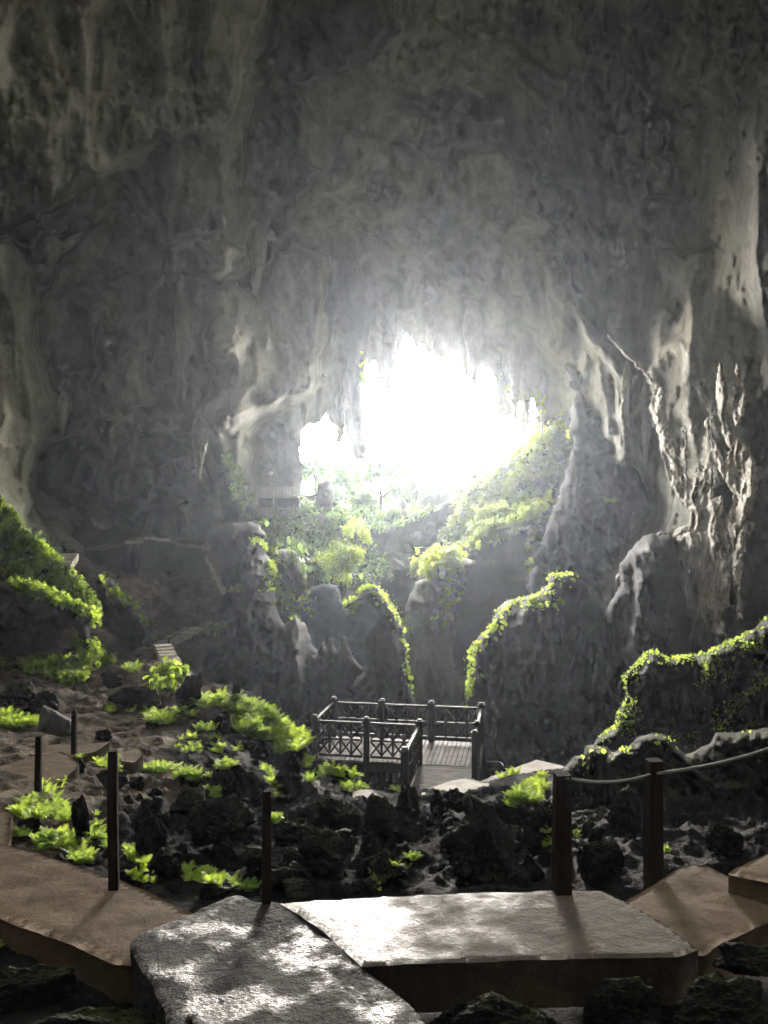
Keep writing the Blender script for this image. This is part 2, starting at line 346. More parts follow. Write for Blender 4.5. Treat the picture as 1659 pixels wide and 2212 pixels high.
# ------------------------------------------------------------------ cave shell with the two daylight openings
def z2(l): return [(603.5+.4299*x, 658.3+.4299*y) for x, y in l]
HOLE = z2([(112, 940), (118, 800), (108, 720), (112, 640), (150, 590), (172, 604), (185, 592), (200, 600), (215, 560), (228, 556), (240, 515), (252, 548), (262, 560), (280, 600), (298, 620), (303, 690), (312, 708), (320, 650), (334, 615), (345, 600), (352, 640), (357, 700), (366, 715), (372, 760), (392, 785), (410, 770), (430, 775),
    (447, 690), (432, 600), (424, 520), (420, 450), (428, 350), (440, 310), (475, 285), (498, 310), (503, 345), (517, 375), (530, 382), (545, 365), (560, 330), (578, 310), (592, 285), (612, 290), (622, 240), (628, 160), (640, 140), (655, 165), (672, 180), (690, 218), (705, 210), (722, 200), (734, 235), (760, 240), (785, 262), (800, 268), (822, 264), (838, 240), (862, 238), (880, 212), (892, 240), (905, 290), (920, 310), (932, 360), (950, 395), (975, 412), (995, 400),
    (1003, 350), (1012, 320), (1025, 290), (1034, 320), (1050, 322), (1080, 362), (1093, 430), (1098, 590), (1104, 560), (1115, 540), (1126, 575), (1142, 570), (1165, 545), (1184, 575), (1192, 500), (1200, 472), (1212, 500), (1225, 522), (1217, 580), (1232, 640), (1244, 610), (1250, 540), (1265, 458), (1280, 470), (1296, 560), (1304, 600), (1322, 582), (1331, 650), (1340, 655), (1347, 600), (1365, 568), (1400, 578), (1420, 622), (1442, 700), (1440, 800), (1400, 950), (1200, 1050), (1000, 1200), (400, 1200), (200, 1150), (112, 1080)])
SH = [(0, 0, 46), (400, 0, 50), (560, 0, 50), (640, 60, 60), (740, 80, 58), (830, 0, 52), (1250, 0, 50), (1659, 0, 40), (0, 300, 50), (200, 300, 56), (400, 300, 58), (500, 230, 58), (560, 330, 66), (620, 420, 70), (680, 300, 64), (830, 300, 66), (1000, 220, 68), (1250, 300, 60), (1560, 300, 48), (1659, 300, 36),
      (0, 500, 56), (200, 480, 60), (140, 620, 70), (350, 540, 68), (500, 560, 70), (545, 600, 86), (600, 520, 82), (830, 520, 85), (1000, 480, 80), (1200, 550, 78), (1400, 480, 62), (1560, 550, 50), (1659, 550, 36),
      (640, 880, 100), (650, 960, 99), (650, 1060, 99), (700, 860, 100), (760, 780, 99), (775, 960, 99), (800, 780, 99), (870, 715, 99), (1000, 740, 98), (1090, 860, 97), (1160, 880, 96), (1225, 930, 94), (1235, 1010, 90),
      (740, 650, 92), (740, 560, 90), (900, 660, 95), (1020, 640, 92), (1130, 700, 90), (1200, 780, 88),
      (0, 650, 60), (0, 900, 60), (30, 1130, 62),
      (120, 760, 70), (130, 860, 72), (170, 650, 74), (250, 620, 74), (330, 650, 78), (350, 800, 82), (390, 700, 74), (385, 880, 75), (300, 780, 74), (230, 860, 72), (200, 900, 73), (280, 905, 75), (430, 900, 80), (480, 760, 78), (560, 830, 84), (640, 850, 94), (560, 700, 82), (640, 700, 90),
      (110, 1060, 84), (200, 960, 84), (200, 1080, 88), (310, 1010, 90), (370, 1030, 92), (400, 1000, 92), (450, 1060, 92), (300, 1080, 94), (400, 1100, 94),
      (490, 900, 82), (480, 1000, 84), (520, 960, 84), (545, 1060, 92), (560, 930, 96), (600, 920, 99), (600, 1000, 100), (635, 990, 100),
      (0, 1250, 62), (200, 1300, 70), (400, 1300, 76), (600, 1250, 96), (900, 1250, 112), (900, 1500, 108), (600, 1500, 90), (300, 1500, 72), (700, 1400, 104),
      (1000, 1400, 84), (1040, 1300, 82), (1150, 1250, 80), (1240, 1100, 82), (1280, 1000, 80), (1300, 1150, 78), (1350, 800, 74), (1400, 1100, 70), (1150, 1500, 76), (1450, 640, 60), (1430, 760, 56), (1450, 900, 54), (1400, 950, 68), (1480, 1080, 50), (1440, 1140, 56), (1520, 900, 50), (1600, 800, 44), (1590, 1000, 44), (1640, 900, 40),
      (1659, 1100, 38), (1380, 1200, 60), (1500, 1300, 50), (1400, 1350, 58), (1659, 1300, 40), (1350, 1500, 60), (1600, 1500, 50), (1240, 1400, 68)]
def dirc(u, v):
    x = (np.asarray(u, float)-U0)/F_; z = -(np.asarray(v, float)-V0)/F_; n = np.sqrt(x*x+z*z+1)
    a = np.arctan(np.sqrt(x*x+z*z))/np.maximum(np.sqrt(x*x+z*z), 1e-9); return np.stack([x*a, z*a], -1)
shp = [(u, v) for u, v, y in SH]; shv = [math.log(y) for u, v, y in SH]
for ux in (-3500, -1200, 2900, 5200):                # beyond the picture's edges: side walls and roof nearer than the mouth
    for vx in (-2500, -600, 400, 1300, 2600):
        x = abs(ux-U0)/F_; z = (vx-V0)/F_; Y = min(30/x, 40/max(abs(z), .3) if z < 0 else 99, 60); shp.append((ux, vx)); shv.append(math.log(Y))
for ux in (-200, 400, 829, 1250, 1850):
    for vx in (-700, -1800, -3600): z = (V0-vx)/F_; shp.append((ux, vx)); shv.append(math.log(min(36/z, 50)))
shr = RBF(dirc([p[0] for p in shp], [p[1] for p in shp]), shv, .012, 1e-4)
us = np.r_[np.geomspace(4200, 40, 34)*-1-80, np.arange(-116, 1779, 4.), np.geomspace(40, 4200, 34)+1780]
vs = np.r_[np.geomspace(3600, 40, 30)*-1-80, np.arange(-116, 1560, 4.), np.geomspace(30, 2200, 14)+1560]
UU, VV = np.meshgrid(us, vs); HOLE_R = rough(HOLE, 5., 4, 4, True, 5.)
cu = (UU[:-1, :-1]+UU[1:, 1:])/2; cv = (VV[:-1, :-1]+VV[1:, 1:])/2
keep = ~inpoly(cu, cv, HOLE_R)
nv, nu = UU.shape; idx = np.arange(nv*nu).reshape(nv, nu)
Fs = np.stack([idx[:-1, :-1], idx[1:, :-1], idx[1:, 1:], idx[:-1, 1:]], -1)[keep]
uf, vf = UU.ravel().copy(), VV.ravel().copy()
def border(Fq, n):
    e = np.concatenate([Fq[:, [0, 1]], Fq[:, [1, 2]], Fq[:, [2, 3]], Fq[:, [3, 0]]]); key = e[:, 0].astype(np.int64)*n+e[:, 1]; rev = e[:, 1].astype(np.int64)*n+e[:, 0]
    return e[~np.isin(key, rev)]
be = border(Fs, nv*nu)
inn = (uf[be[:, 0]] > 600) & (uf[be[:, 0]] < 1300) & (vf[be[:, 0]] > 600) & (vf[be[:, 0]] < 1250); be = be[inn]
bi = np.unique(be)
d_, bx, by = neardist(uf[bi], vf[bi], HOLE_R); ok = d_ < 7; uf[bi[ok]] = bx[ok]; vf[bi[ok]] = by[ok]
Ys = np.exp(shr(dirc(uf, vf)))
p0 = P(uf, vf, Ys)
def wall_noise(p, seed=0):
    L = fbm(p/np.array([24., 24., 20.]), 3, seed+50, .5)*4.5                        # bays and bulges
    a = ridge(p*np.array([1, 1, .22])/7., 3, seed+1, .5)*1.2                          # hanging folds
    m_ = np.clip(.5+1.6*pn(p/19., seed+77), 0, 1)
    f1, f2 = cells(p/np.array([6., 6., 4.6])+fbm(p/6., 2, seed+4)[:, None]*.25, seed+2)
    g1, g2 = cells(p/2.3, seed+3)
    c = (f1-.5)*2.2*m_+(g1-.5)*1.1*(1-.4*m_)                                             # scallops and broken blocks
    b = fbm(p/5., 5, seed+7, .58)*1.5
    t = fbm(p*np.array([1, 1, .3])/1.8, 3, seed+9, .62)*.7*(1-.5*m_)
    return L*1.5+a*2.2+b*1.5+c*1.6+t*1.6
pq = P(uf, vf, 68.); pq[:, 1] = Ys*.3
wn = wall_noise(pq, 0)

# steps and panels of the wall: (outline, metres towards the viewpoint, width of the edge in picture units)
STEPS = [([(-300, 420), (60, 520), (215, 478), (190, 505), (150, 548), (128, 590), (105, 640), (98, 690), (92, 720), (100, 770), (128, 830), (148, 870), (140, 905), (95, 955), (85, 1000), (75, 1045), (68, 1100), (62, 1140), (40, 1200), (-300, 1200)], 9, 22),
    ([(-900, -900), (620, -900), (570, 0), (553, 80), (535, 130), (528, 200), (508, 240), (500, 275), (440, 330), (350, 300), (300, 360), (200, 400), (100, 480), (-300, 560)], 5, 30),
    ([(600, -600), (575, 20), (560, 100), (520, 290), (525, 420), (545, 560), (545, 640), (570, 570), (600, 520), (650, 440), (690, 370), (650, 300), (625, 180), (700, 170), (800, 150), (850, 60), (830, -600)], -6, 26),
    ([(195, 585), (350, 590), (338, 650), (322, 700), (325, 760), (318, 810), (330, 880), (260, 900), (200, 905), (190, 840), (205, 780), (200, 700)], 4, 12),
    ([(400, 600), (440, 600), (430, 700), (405, 800), (395, 850), (382, 892), (378, 850), (385, 780), (398, 700)], 4, 10),
    ([(340, 540), (420, 500), (480, 505), (530, 545), (535, 585), (470, 600), (430, 590), (350, 600)], 4, 14),
    ([(440, 640), (500, 600), (540, 640), (560, 600), (600, 545), (640, 520), (700, 560), (720, 640), (700, 780), (690, 845), (600, 880), (480, 945), (430, 915), (450, 800), (440, 740)], 5, 18),
    ([(445, 780), (500, 745), (520, 760), (500, 830), (455, 860), (440, 820)], -3, 14),
    ([(735, 560), (760, 600), (765, 700), (750, 760), (720, 700), (715, 620)], -3, 14),
    ([(860, 190), (960, 185), (1060, 200), (1080, 260), (980, 265), (880, 255)], -3, 14),
    ([(1380, 420), (1500, 430), (1560, 540), (1480, 560), (1400, 520)], -4, 18),
    ([(740, 280), (900, 330), (1080, 300), (1230, 420), (1180, 520), (1020, 500), (900, 560), (780, 480), (700, 420)], 3, 30),
    ([(1100, 430), (1200, 480), (1240, 600), (1275, 690), (1340, 770), (1385, 860), (1390, 1000), (1330, 1010), (1300, 900), (1250, 950), (1230, 880), (1200, 780), (1130, 700), (1080, 560)], 4, 14),
    ([(1640, -900), (1620, 100), (1612, 300), (1608, 500), (1630, 650), (1648, 800), (1680, 900), (2200, 900), (2200, -900)], .4, 14),
    ([(1235, 960), (1290, 900), (1330, 1010), (1400, 1080), (1420, 1140), (1330, 1220), (1300, 1330), (1240, 1240), (1150, 1290), (1140, 1250), (1200, 1060)], .5, 14),
    ([(80, 960), (150, 935), (220, 905), (235, 960), (262, 1010), (272, 930), (300, 930), (420, 950), (450, 1000), (470, 1060), (440, 1095), (340, 1085), (300, 1120), (200, 1120), (80, 1075)], -16, 8),
    ([(520, 955), (545, 905), (600, 905), (640, 930), (640, 1040), (560, 1060), (530, 1010)], -6, 12)]
RIBS = [([(85, 965), (150, 938), (220, 903), (300, 928), (430, 948), (480, 940)], 12, 4.5), ([(190, 585), (340, 588), (440, 590), (535, 585)], 10, 3.), ([(335, 600), (322, 700), (325, 790)], 8, 3.5), ([(1320, 770), (1340, 880), (1365, 950), (1385, 1010)], 7, 2.), ([(1230, 640), (1290, 740), (1350, 820), (1400, 880)], 9, 2.), ([(1020, 60), (1120, 110), (1190, 170), (1230, 190)], 9, 2.), ([(1410, 800), (1440, 900), (1430, 980)], 7, 1.6),
    ([(700, 560), (680, 700), (676, 800)], 9, 1.6), ([(600, 580), (610, 700), (640, 780)], 10, 1.5), ([(215, 480), (120, 560), (60, 600)], 10, 2.), ([(640, 180), (700, 250), (720, 400)], 14, 2.), ([(480, 905), (560, 880), (640, 860), (680, 830)], 9, 2.5), ([(1270, 330), (1300, 460), (1340, 560)], 12, 2.),
    ([(1060, 20), (1090, 140), (1180, 240)], 12, 1.6), ([(470, 460), (480, 560)], 12, 1.5), ([(830, 330), (835, 430)], 8, 1.2), ([(780, 380), (960, 470)], 8, -1.5), ([(490, 905), (478, 960), (485, 1010)], 8, 2.)]
step_off = np.zeros(len(uf)); wob = 9*fbm(np.c_[uf/45., vf/60., 0*uf], 3, 91, .6)
for pl, am, wd in STEPS:
    q = rough(pl, 16, 8, int(abs(pl[0][0]))+3, True, 7.); am = am*(1.5 if am > 6 or am < 0 else 2.1); wd = wd*1.3; d_, _, _ = neardist(uf, vf, q); ins = inpoly(uf, vf, q)
    d_ = d_*np.clip(1+.9*pn(np.c_[uf/60., vf/60., 0*uf+am], 5), .25, 3); t_ = np.clip(d_/wd, 0, 1); step_off += np.where(ins, am*(1-(1-t_)**2)**.6, 0)
for pl, wd, hh in RIBS:
    q = rough(pl, 5, 12, int(pl[0][0]), False); dd = np.full(len(uf), 1e9)
    for a_, b_ in zip(q[:-1], q[1:]):
        e = b_-a_; t_ = np.clip(((uf-a_[0])*e[0]+(vf-a_[1])*e[1])/(e@e+1e-6), 0, 1); dd = np.minimum(dd, (uf-a_[0]-t_*e[0])**2+(vf-a_[1]-t_*e[1])**2)
    step_off += hh*np.exp(-dd/wd**2)
lip = np.clip(neardist(uf, vf, HOLE_R)[0]/60., .15, 1)
inframe = np.clip(1-np.maximum(np.abs(uf-U0)-900, 0)/400, .3, 1)
scl = np.clip(Ys/70., .6, 1.3)*lip*inframe
k = 1-(wn*scl+step_off*np.clip(lip*2, 0, 1))/np.maximum(Ys, 8)
pv = p0*k[:, None]
nb_ = len(bi); remap = {int(b): len(pv)+i for i, b in enumerate(bi)}
dp = np.clip((pn(np.c_[uf[bi]/25., vf[bi]/25., 0*bi], 3)+1.2)*4, 2, 9)
c0 = np.array([960., 930.]); ou = c0[0]+(uf[bi]-c0[0])*1.03; ov = c0[1]+(vf[bi]-c0[1])*1.03
rim = P(ou, ov, np.linalg.norm(pv[bi], axis=1)/np.linalg.norm(P(uf[bi], vf[bi], 1.), axis=1)+dp)
Fr = np.array([[b, a, remap[int(a)], remap[int(b)]] for a, b in be])
wall = tag(mesh_obj('cave_wall', np.r_[pv, rim], np.r_[Fs, Fr], M['wall']), 'rugged grey limestone wall and roof of the cave round the daylight openings', None, None, 'structure')
SHB = BVHTree.FromPolygons(pv.tolist(), Fs.tolist())
def shy(u, v):
    h = SHB.ray_cast(Vector((0, 0, 0)), p3(u, v, 1.).normalized(), 240); return h[0].y if h[0] is not None else 99.
# the chamber behind the viewpoint
ths = np.linspace(0, PI, 40); phs = np.linspace(0, 2*PI, 80, endpoint=False); T, Q = np.meshgrid(ths, phs, indexing='ij')
ev = np.c_[(np.sin(T)*np.cos(Q)*46).ravel(), (np.cos(T)*-44+12).ravel(), (np.sin(T)*np.sin(Q)*42+4).ravel()]
ev = ev*(1+.04*fbm(ev/8., 3, 77)[:, None]); i2 = np.arange(40*80).reshape(40, 80)
Fe = np.stack([i2[:-1], np.roll(i2, -1, 1)[:-1], np.roll(i2, -1, 1)[1:], i2[1:]], -1).reshape(-1, 4)
cen = ev[Fe].mean(1); Fe = Fe[cen[:, 1] < 10]
tag(mesh_obj('rear_cave_wall', ev, Fe, M['rear']), 'unseen limestone wall of the chamber behind the viewpoint, pale to bounce fill light', None, None, 'structure')

# ------------------------------------------------------------------ solid rock masses with traced outlines
ROCKS = []
def relief(name, poly, Y, bulge, label, cat='rock', m='dark', amp=None, seed=1, step=4., tilt=0., yaw=0., depth=None, vert=.4, fr=1., edge=3., kind=None, group=None, nz=None, rim=1., Yf=None):
    """a closed rock: the outline at distance Y, its front swelling towards the viewpoint, its back away from it"""
    pl = rough(poly, edge, step*1.6, seed); amp = amp if amp is not None else bulge*.35
    u0, v0 = pl.min(0)-step; u1, v1 = pl.max(0)+step
    U, V = np.meshgrid(np.arange(u0, u1+step, step), np.arange(v0, v1+step, step)); kp = inpoly((U[:-1, :-1]+U[1:, 1:])/2, (V[:-1, :-1]+V[1:, 1:])/2, pl)
    ii = np.arange(U.size).reshape(U.shape); Fq = np.stack([ii[:-1, :-1], ii[1:, :-1], ii[1:, 1:], ii[:-1, 1:]], -1)[kp]
    used, inv = np.unique(Fq, return_inverse=True); Fq = inv.reshape(-1, 4); u = U.ravel()[used].copy(); v = V.ravel()[used].copy()
    be = border(Fq, len(u)); bi = np.unique(be); _, bx, by = neardist(u[bi], v[bi], pl); u[bi] = bx; v[bi] = by
    d, _, _ = neardist(u, v, pl); dm = max(8., min(np.percentile(d, 97), 90.*rim)); t = np.clip(d/dm, 0, 1); prof = np.sqrt(1-(1-t)**2); prof[bi] = 0
    Yb = Y+tilt*(v-v0)/(v1-v0+1)+yaw*(u-u0)/(u1-u0+1)
    if Yf is not None: Yb = Yf(u)
    p = P(u, v, Yb if Yf is None else 44.); f_ = 4./max(bulge, .3)*fr
    p[:, 1] *= .35; q = p*np.array([1, 1, vert]); n = ridge(q*f_*.22+fbm(p*f_*.1, 2, seed)[:, None]*.5, 5, seed, .55)+.7*fbm(p*np.array([1, 1, (1+vert)/2])*f_*.3, 6, seed+5, .62)+.3*(cells(p*np.array([1, 1, .6])*f_*.25, seed)[0]-.5)
    if nz is not None: n = n+nz(u, v)
    front = Yb-bulge*prof-amp*n*np.clip(t*2.5, 0, 1)
    dep = depth if depth else bulge*.8
    back = Yb+dep*prof+.3*amp*n*t
    VV_ = np.r_[P(u, v, front), P(u, v, back)]; n0 = len(u)
    mp = np.arange(n0)+n0; mp[bi] = bi
    Fb = mp[Fq][:, ::-1]
    o = mesh_obj(name, VV_, np.r_[Fq, Fb], M[m]); tag(o, label, cat, group, kind); ROCKS.append(o)
    return o
def z4(l): return [(438.9+.3637*x, 1097.2+.3637*y) for x, y in l]
def z5(l): return [(1206.9+.2725*x, 1261.8+.2725*y) for x, y in l]
def z6(l): return [(493.7+.1984*x, 932.6+.1984*y) for x, y in l]

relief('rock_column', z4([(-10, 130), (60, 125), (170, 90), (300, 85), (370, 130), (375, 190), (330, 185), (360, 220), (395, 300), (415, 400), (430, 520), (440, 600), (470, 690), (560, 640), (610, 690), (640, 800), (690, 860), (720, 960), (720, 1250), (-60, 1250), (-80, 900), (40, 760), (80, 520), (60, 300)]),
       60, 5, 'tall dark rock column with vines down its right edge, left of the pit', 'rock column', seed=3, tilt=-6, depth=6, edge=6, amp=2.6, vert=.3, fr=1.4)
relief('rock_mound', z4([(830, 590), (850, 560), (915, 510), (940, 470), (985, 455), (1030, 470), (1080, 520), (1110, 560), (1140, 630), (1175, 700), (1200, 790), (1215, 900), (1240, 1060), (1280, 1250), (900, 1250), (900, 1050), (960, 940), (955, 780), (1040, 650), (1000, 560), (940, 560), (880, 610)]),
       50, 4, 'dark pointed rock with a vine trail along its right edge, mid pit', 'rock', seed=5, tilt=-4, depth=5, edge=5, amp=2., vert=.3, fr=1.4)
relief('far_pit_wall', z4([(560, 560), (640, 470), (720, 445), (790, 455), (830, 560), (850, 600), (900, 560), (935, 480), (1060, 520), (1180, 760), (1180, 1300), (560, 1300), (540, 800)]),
       66, 2, 'back face of the pit under the bushes, blue veil painted into its rock', 'rock face', m='pit', seed=6, tilt=-3, depth=5, amp=.5)
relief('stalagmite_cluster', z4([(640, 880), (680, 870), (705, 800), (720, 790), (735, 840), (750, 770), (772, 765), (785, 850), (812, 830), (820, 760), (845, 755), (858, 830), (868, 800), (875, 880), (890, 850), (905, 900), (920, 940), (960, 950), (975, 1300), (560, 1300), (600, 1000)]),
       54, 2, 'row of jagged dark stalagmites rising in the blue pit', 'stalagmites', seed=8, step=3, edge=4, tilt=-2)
relief('rock_column', z4([(1350, 300), (1400, 275), (1560, 290), (1620, 330), (1560, 420), (1500, 560), (1500, 700), (1480, 860), (1500, 960), (1620, 1040), (1659, 1300), (1300, 1300), (1260, 1100), (1230, 900), (1200, 700), (1210, 560), (1260, 440), (1330, 420)]),
       72, 5, 'fluted grey rock column under the bare pink ledge right of the gully', 'rock column', m='wall', seed=9, tilt=-10, depth=5, vert=.15, edge=5, amp=2.2, fr=1.5)
relief('cliff', [(1010, 1660), (1012, 1480), (1018, 1390), (1040, 1370), (1065, 1345), (1080, 1310), (1120, 1290), (1160, 1285), (1185, 1262), (1190, 1240), (1240, 1236), (1262, 1262), (1290, 1300), (1300, 1330), (1340, 1260), (1335, 1220), (1370, 1180), (1400, 1155), (1450, 1150), (1470, 1200), (1480, 1300), (1500, 1400), (1520, 1700), (1300, 1700)],
       48, 6, 'massive dark fluted cliff beyond the deck with a leafy ledge on top', 'cliff', seed=11, tilt=-4, depth=7, vert=.18, rim=.9, edge=6, amp=2.6, fr=1.5)
relief('rock_outcrop', z5([(520, 720), (600, 640), (700, 530), (780, 520), (870, 590), (1000, 560), (1170, 540), (1300, 480), (1350, 440), (1500, 390), (1659, 250), (1900, 150), (1900, 1250), (1300, 1180), (1100, 1150), (900, 1200), (700, 1160), (560, 1230), (450, 1290), (250, 1300), (330, 1200), (430, 1130), (500, 960), (540, 870)]),
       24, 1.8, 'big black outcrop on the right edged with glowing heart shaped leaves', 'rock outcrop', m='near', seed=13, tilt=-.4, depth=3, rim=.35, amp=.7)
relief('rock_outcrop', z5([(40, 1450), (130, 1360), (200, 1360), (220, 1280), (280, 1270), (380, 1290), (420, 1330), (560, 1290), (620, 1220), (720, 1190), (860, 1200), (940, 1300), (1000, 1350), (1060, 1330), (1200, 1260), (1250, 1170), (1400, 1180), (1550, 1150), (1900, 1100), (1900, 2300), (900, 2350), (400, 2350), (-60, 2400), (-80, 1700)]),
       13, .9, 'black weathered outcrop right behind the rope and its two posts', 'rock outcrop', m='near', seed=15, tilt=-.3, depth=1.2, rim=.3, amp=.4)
# left side
relief('hanging_column', [(728, 500), (800, 560), (815, 640), (800, 720), (790, 800), (785, 860), (790, 930), (796, 965), (788, 988), (776, 990), (768, 960), (760, 900), (752, 800), (738, 700), (722, 600)], 93, 3., 'long dark rock column hanging between the two openings', 'stalactite', m='wall', seed=71, depth=4, edge=5, vert=.2, fr=1.5)
for i_, (u_, v0_, v1_, w_, Y_, lb_) in enumerate([(840, 640, 850, 34, 95, 'blunt stalactite at the upper left of the main opening'), (930, 620, 762, 40, 95, 'broad stalactite over the middle of the main opening'), (1022, 650, 838, 44, 94, 'thick tapering stalactite at the upper right of the main opening'), (1112, 740, 912, 26, 93, 'stalactite left of the narrow right notches'), (1138, 780, 930, 18, 92, 'thin stalactite between the right notches'), (1172, 800, 940, 20, 91, 'stalactite right of the narrow notches'), (690, 800, 915, 18, 97, 'small stalactite in the top of the left opening'), (738, 840, 960, 18, 96, 'slim stalactite on the right side of the left opening'), (655, 800, 925, 18, 97, 'stalactite on the left rim of the left opening'),
        (286, 900, 1010, 26, 80, 'pale tipped stalactite hanging over the dark left recess'), (236, 880, 1000, 60, 82, 'wide drooping stalactite left of the pale tipped one'), (430, 900, 1040, 34, 82, 'blocky stalactite right of the lit pocket'), (135, 850, 945, 22, 70, 'short stalactite at the left end of the overhang'), (395, 600, 890, 34, 71, 'long curtain stalactite with a lit edge on the left wall'), (552, 480, 640, 44, 68, 'dark pointed stalactite high left of centre'), (1395, 830, 1010, 22, 60, 'slim stalactite rib left of the pale curtain'), (1350, 800, 1010, 20, 62, 'thin stalactite rib on the dark right wall')]):
    c_ = w_/2; h_ = v1_-v0_
    if u_ < 600 or u_ > 1300: Y_ = min(shy(u_+a_*c_, v0_+b2_*h_) for a_ in (-1.2, 0, 1.2) for b2_ in (.05, .3, .6, .95))+4.7
    relief('stalactite', [(u_-c_*.7, v0_+h_*.06), (u_-c_*.2, v0_-h_*.04), (u_+c_*.5, v0_), (u_+c_*1.0, v0_+h_*.12), (u_+c_*1.1, v0_+h_*.3), (u_+c_*.9, v0_+h_*.55), (u_+c_*.5, v0_+h_*.8), (u_+c_*.15, v1_), (u_-c_*.2, v1_-h_*.03), (u_-c_*.45, v0_+h_*.8), (u_-c_*.8, v0_+h_*.5), (u_-c_*1.1, v0_+h_*.25)], Y_-(4.5 if u_ < 600 or u_ > 1300 else 1.5), max(1., w_/F_*Y_*.7), lb_, 'stalactite', m='wall', seed=80+i_, step=2.5, edge=3., vert=.15, fr=1.6, group='stalactites hanging from the cave roof')
relief('rock_buttress', [(1230, 915), (1238, 850), (1222, 790), (1240, 720), (1285, 690), (1345, 740), (1395, 840), (1425, 950), (1452, 1140), (1400, 1160), (1345, 1215), (1310, 1320), (1245, 1250), (1190, 1270), (1145, 1295), (1138, 1250), (1165, 1180), (1200, 1090), (1222, 1020), (1240, 960)], 82, 3., 'big buttress of rock right of the sunlit slope, dark in place of shade', 'rock buttress', seed=97, depth=6, edge=9, amp=2.4, vert=.2, fr=1.1, tilt=-18, rim=.8)  # dark stone laid over a bright wall zone in place of its shade
relief('painted_light_pocket', [(338, 1030), (345, 1005), (375, 990), (410, 985), (425, 1010), (395, 1022), (385, 1050), (360, 1055), (340, 1048)], min(shy(x_, 1020) for x_ in (340, 360, 380, 400, 420))-4.4, 1.2, 'small rock face inside the dark left recess, pale in place of daylight on it', 'rock', m='pale', seed=99, step=2.5, yaw=5., tilt=-2.)  # pale stone put in for light from another, unseen opening
relief('rock_overhang', [(-60, 1225), (0, 1255), (60, 1268), (130, 1295), (205, 1328), (212, 1342), (190, 1345), (205, 1425), (185, 1420), (165, 1360), (150, 1345), (110, 1400), (60, 1415), (0, 1420), (-60, 1430)], 38, 2.5,
       'dark overhanging rock with a smooth slanting lip on the far left', 'rock overhang', seed=17, tilt=-1, depth=3, m='near')
relief('green_bank', [(-60, 1040), (0, 1070), (25, 1100), (60, 1150), (110, 1200), (150, 1235), (200, 1300), (225, 1350), (205, 1345), (120, 1310), (50, 1282), (-60, 1240)], 43, 1.3, 'steep bank on the far left overgrown with bright ferns', 'bank', m='earth', seed=19, kind='structure', depth=3, tilt=-2)
relief('rock_ridge', [(205, 1255), (240, 1250), (270, 1290), (300, 1330), (325, 1370), (330, 1400), (310, 1420), (285, 1395), (250, 1375), (215, 1350), (200, 1300)], 47, 2., 'narrow rock ridge with a strip of ferns, right of the green bank', 'rock ridge', seed=21, m='near')
relief('rock_pillar', [(262, 1178), (285, 1160), (300, 1168), (306, 1220), (303, 1290), (292, 1320), (275, 1290), (262, 1240)], 68, 1.6, 'slim pale streaked rock pillar under the ledge path', 'rock pillar', seed=23, m='dark', step=3)
relief('rock_spur', [(330, 1105), (352, 1075), (368, 1078), (400, 1110), (415, 1140), (420, 1165), (350, 1170), (325, 1150)], 80, 2., 'bare grey rock spur beside the narrow flight of steps', 'rock', seed=25, m='dark', step=3)
relief('rock_wall', z6([(-90, 120), (-40, 160), (0, 230), (30, 420), (60, 640), (100, 800), (250, 800), (330, 870), (100, 1000), (-60, 1000), (-120, 600)]), 86, 2.5, 'rock shoulder under ivy left of the distant balcony', 'rock', seed=27, m='dark', step=3)
relief('rock_pillar', z6([(985, 560), (1040, 535), (1110, 525), (1130, 590), (1155, 640), (1140, 760), (1120, 880), (1060, 860), (1000, 870), (935, 850), (950, 740), (975, 640)]), 92, 1.5, 'lone upright stump of rock standing in the left opening', 'rock pillar', seed=29, m='wall', step=3)
relief('flowstone_column', z4([(430, 250), (500, 240), (560, 260), (600, 330), (620, 420), (600, 480), (560, 470), (500, 400), (460, 330)]), 64, 2.2, 'pale fluted flowstone beside the vines of the left rock column', 'flowstone', seed=31, m='pale', step=3, vert=.12)

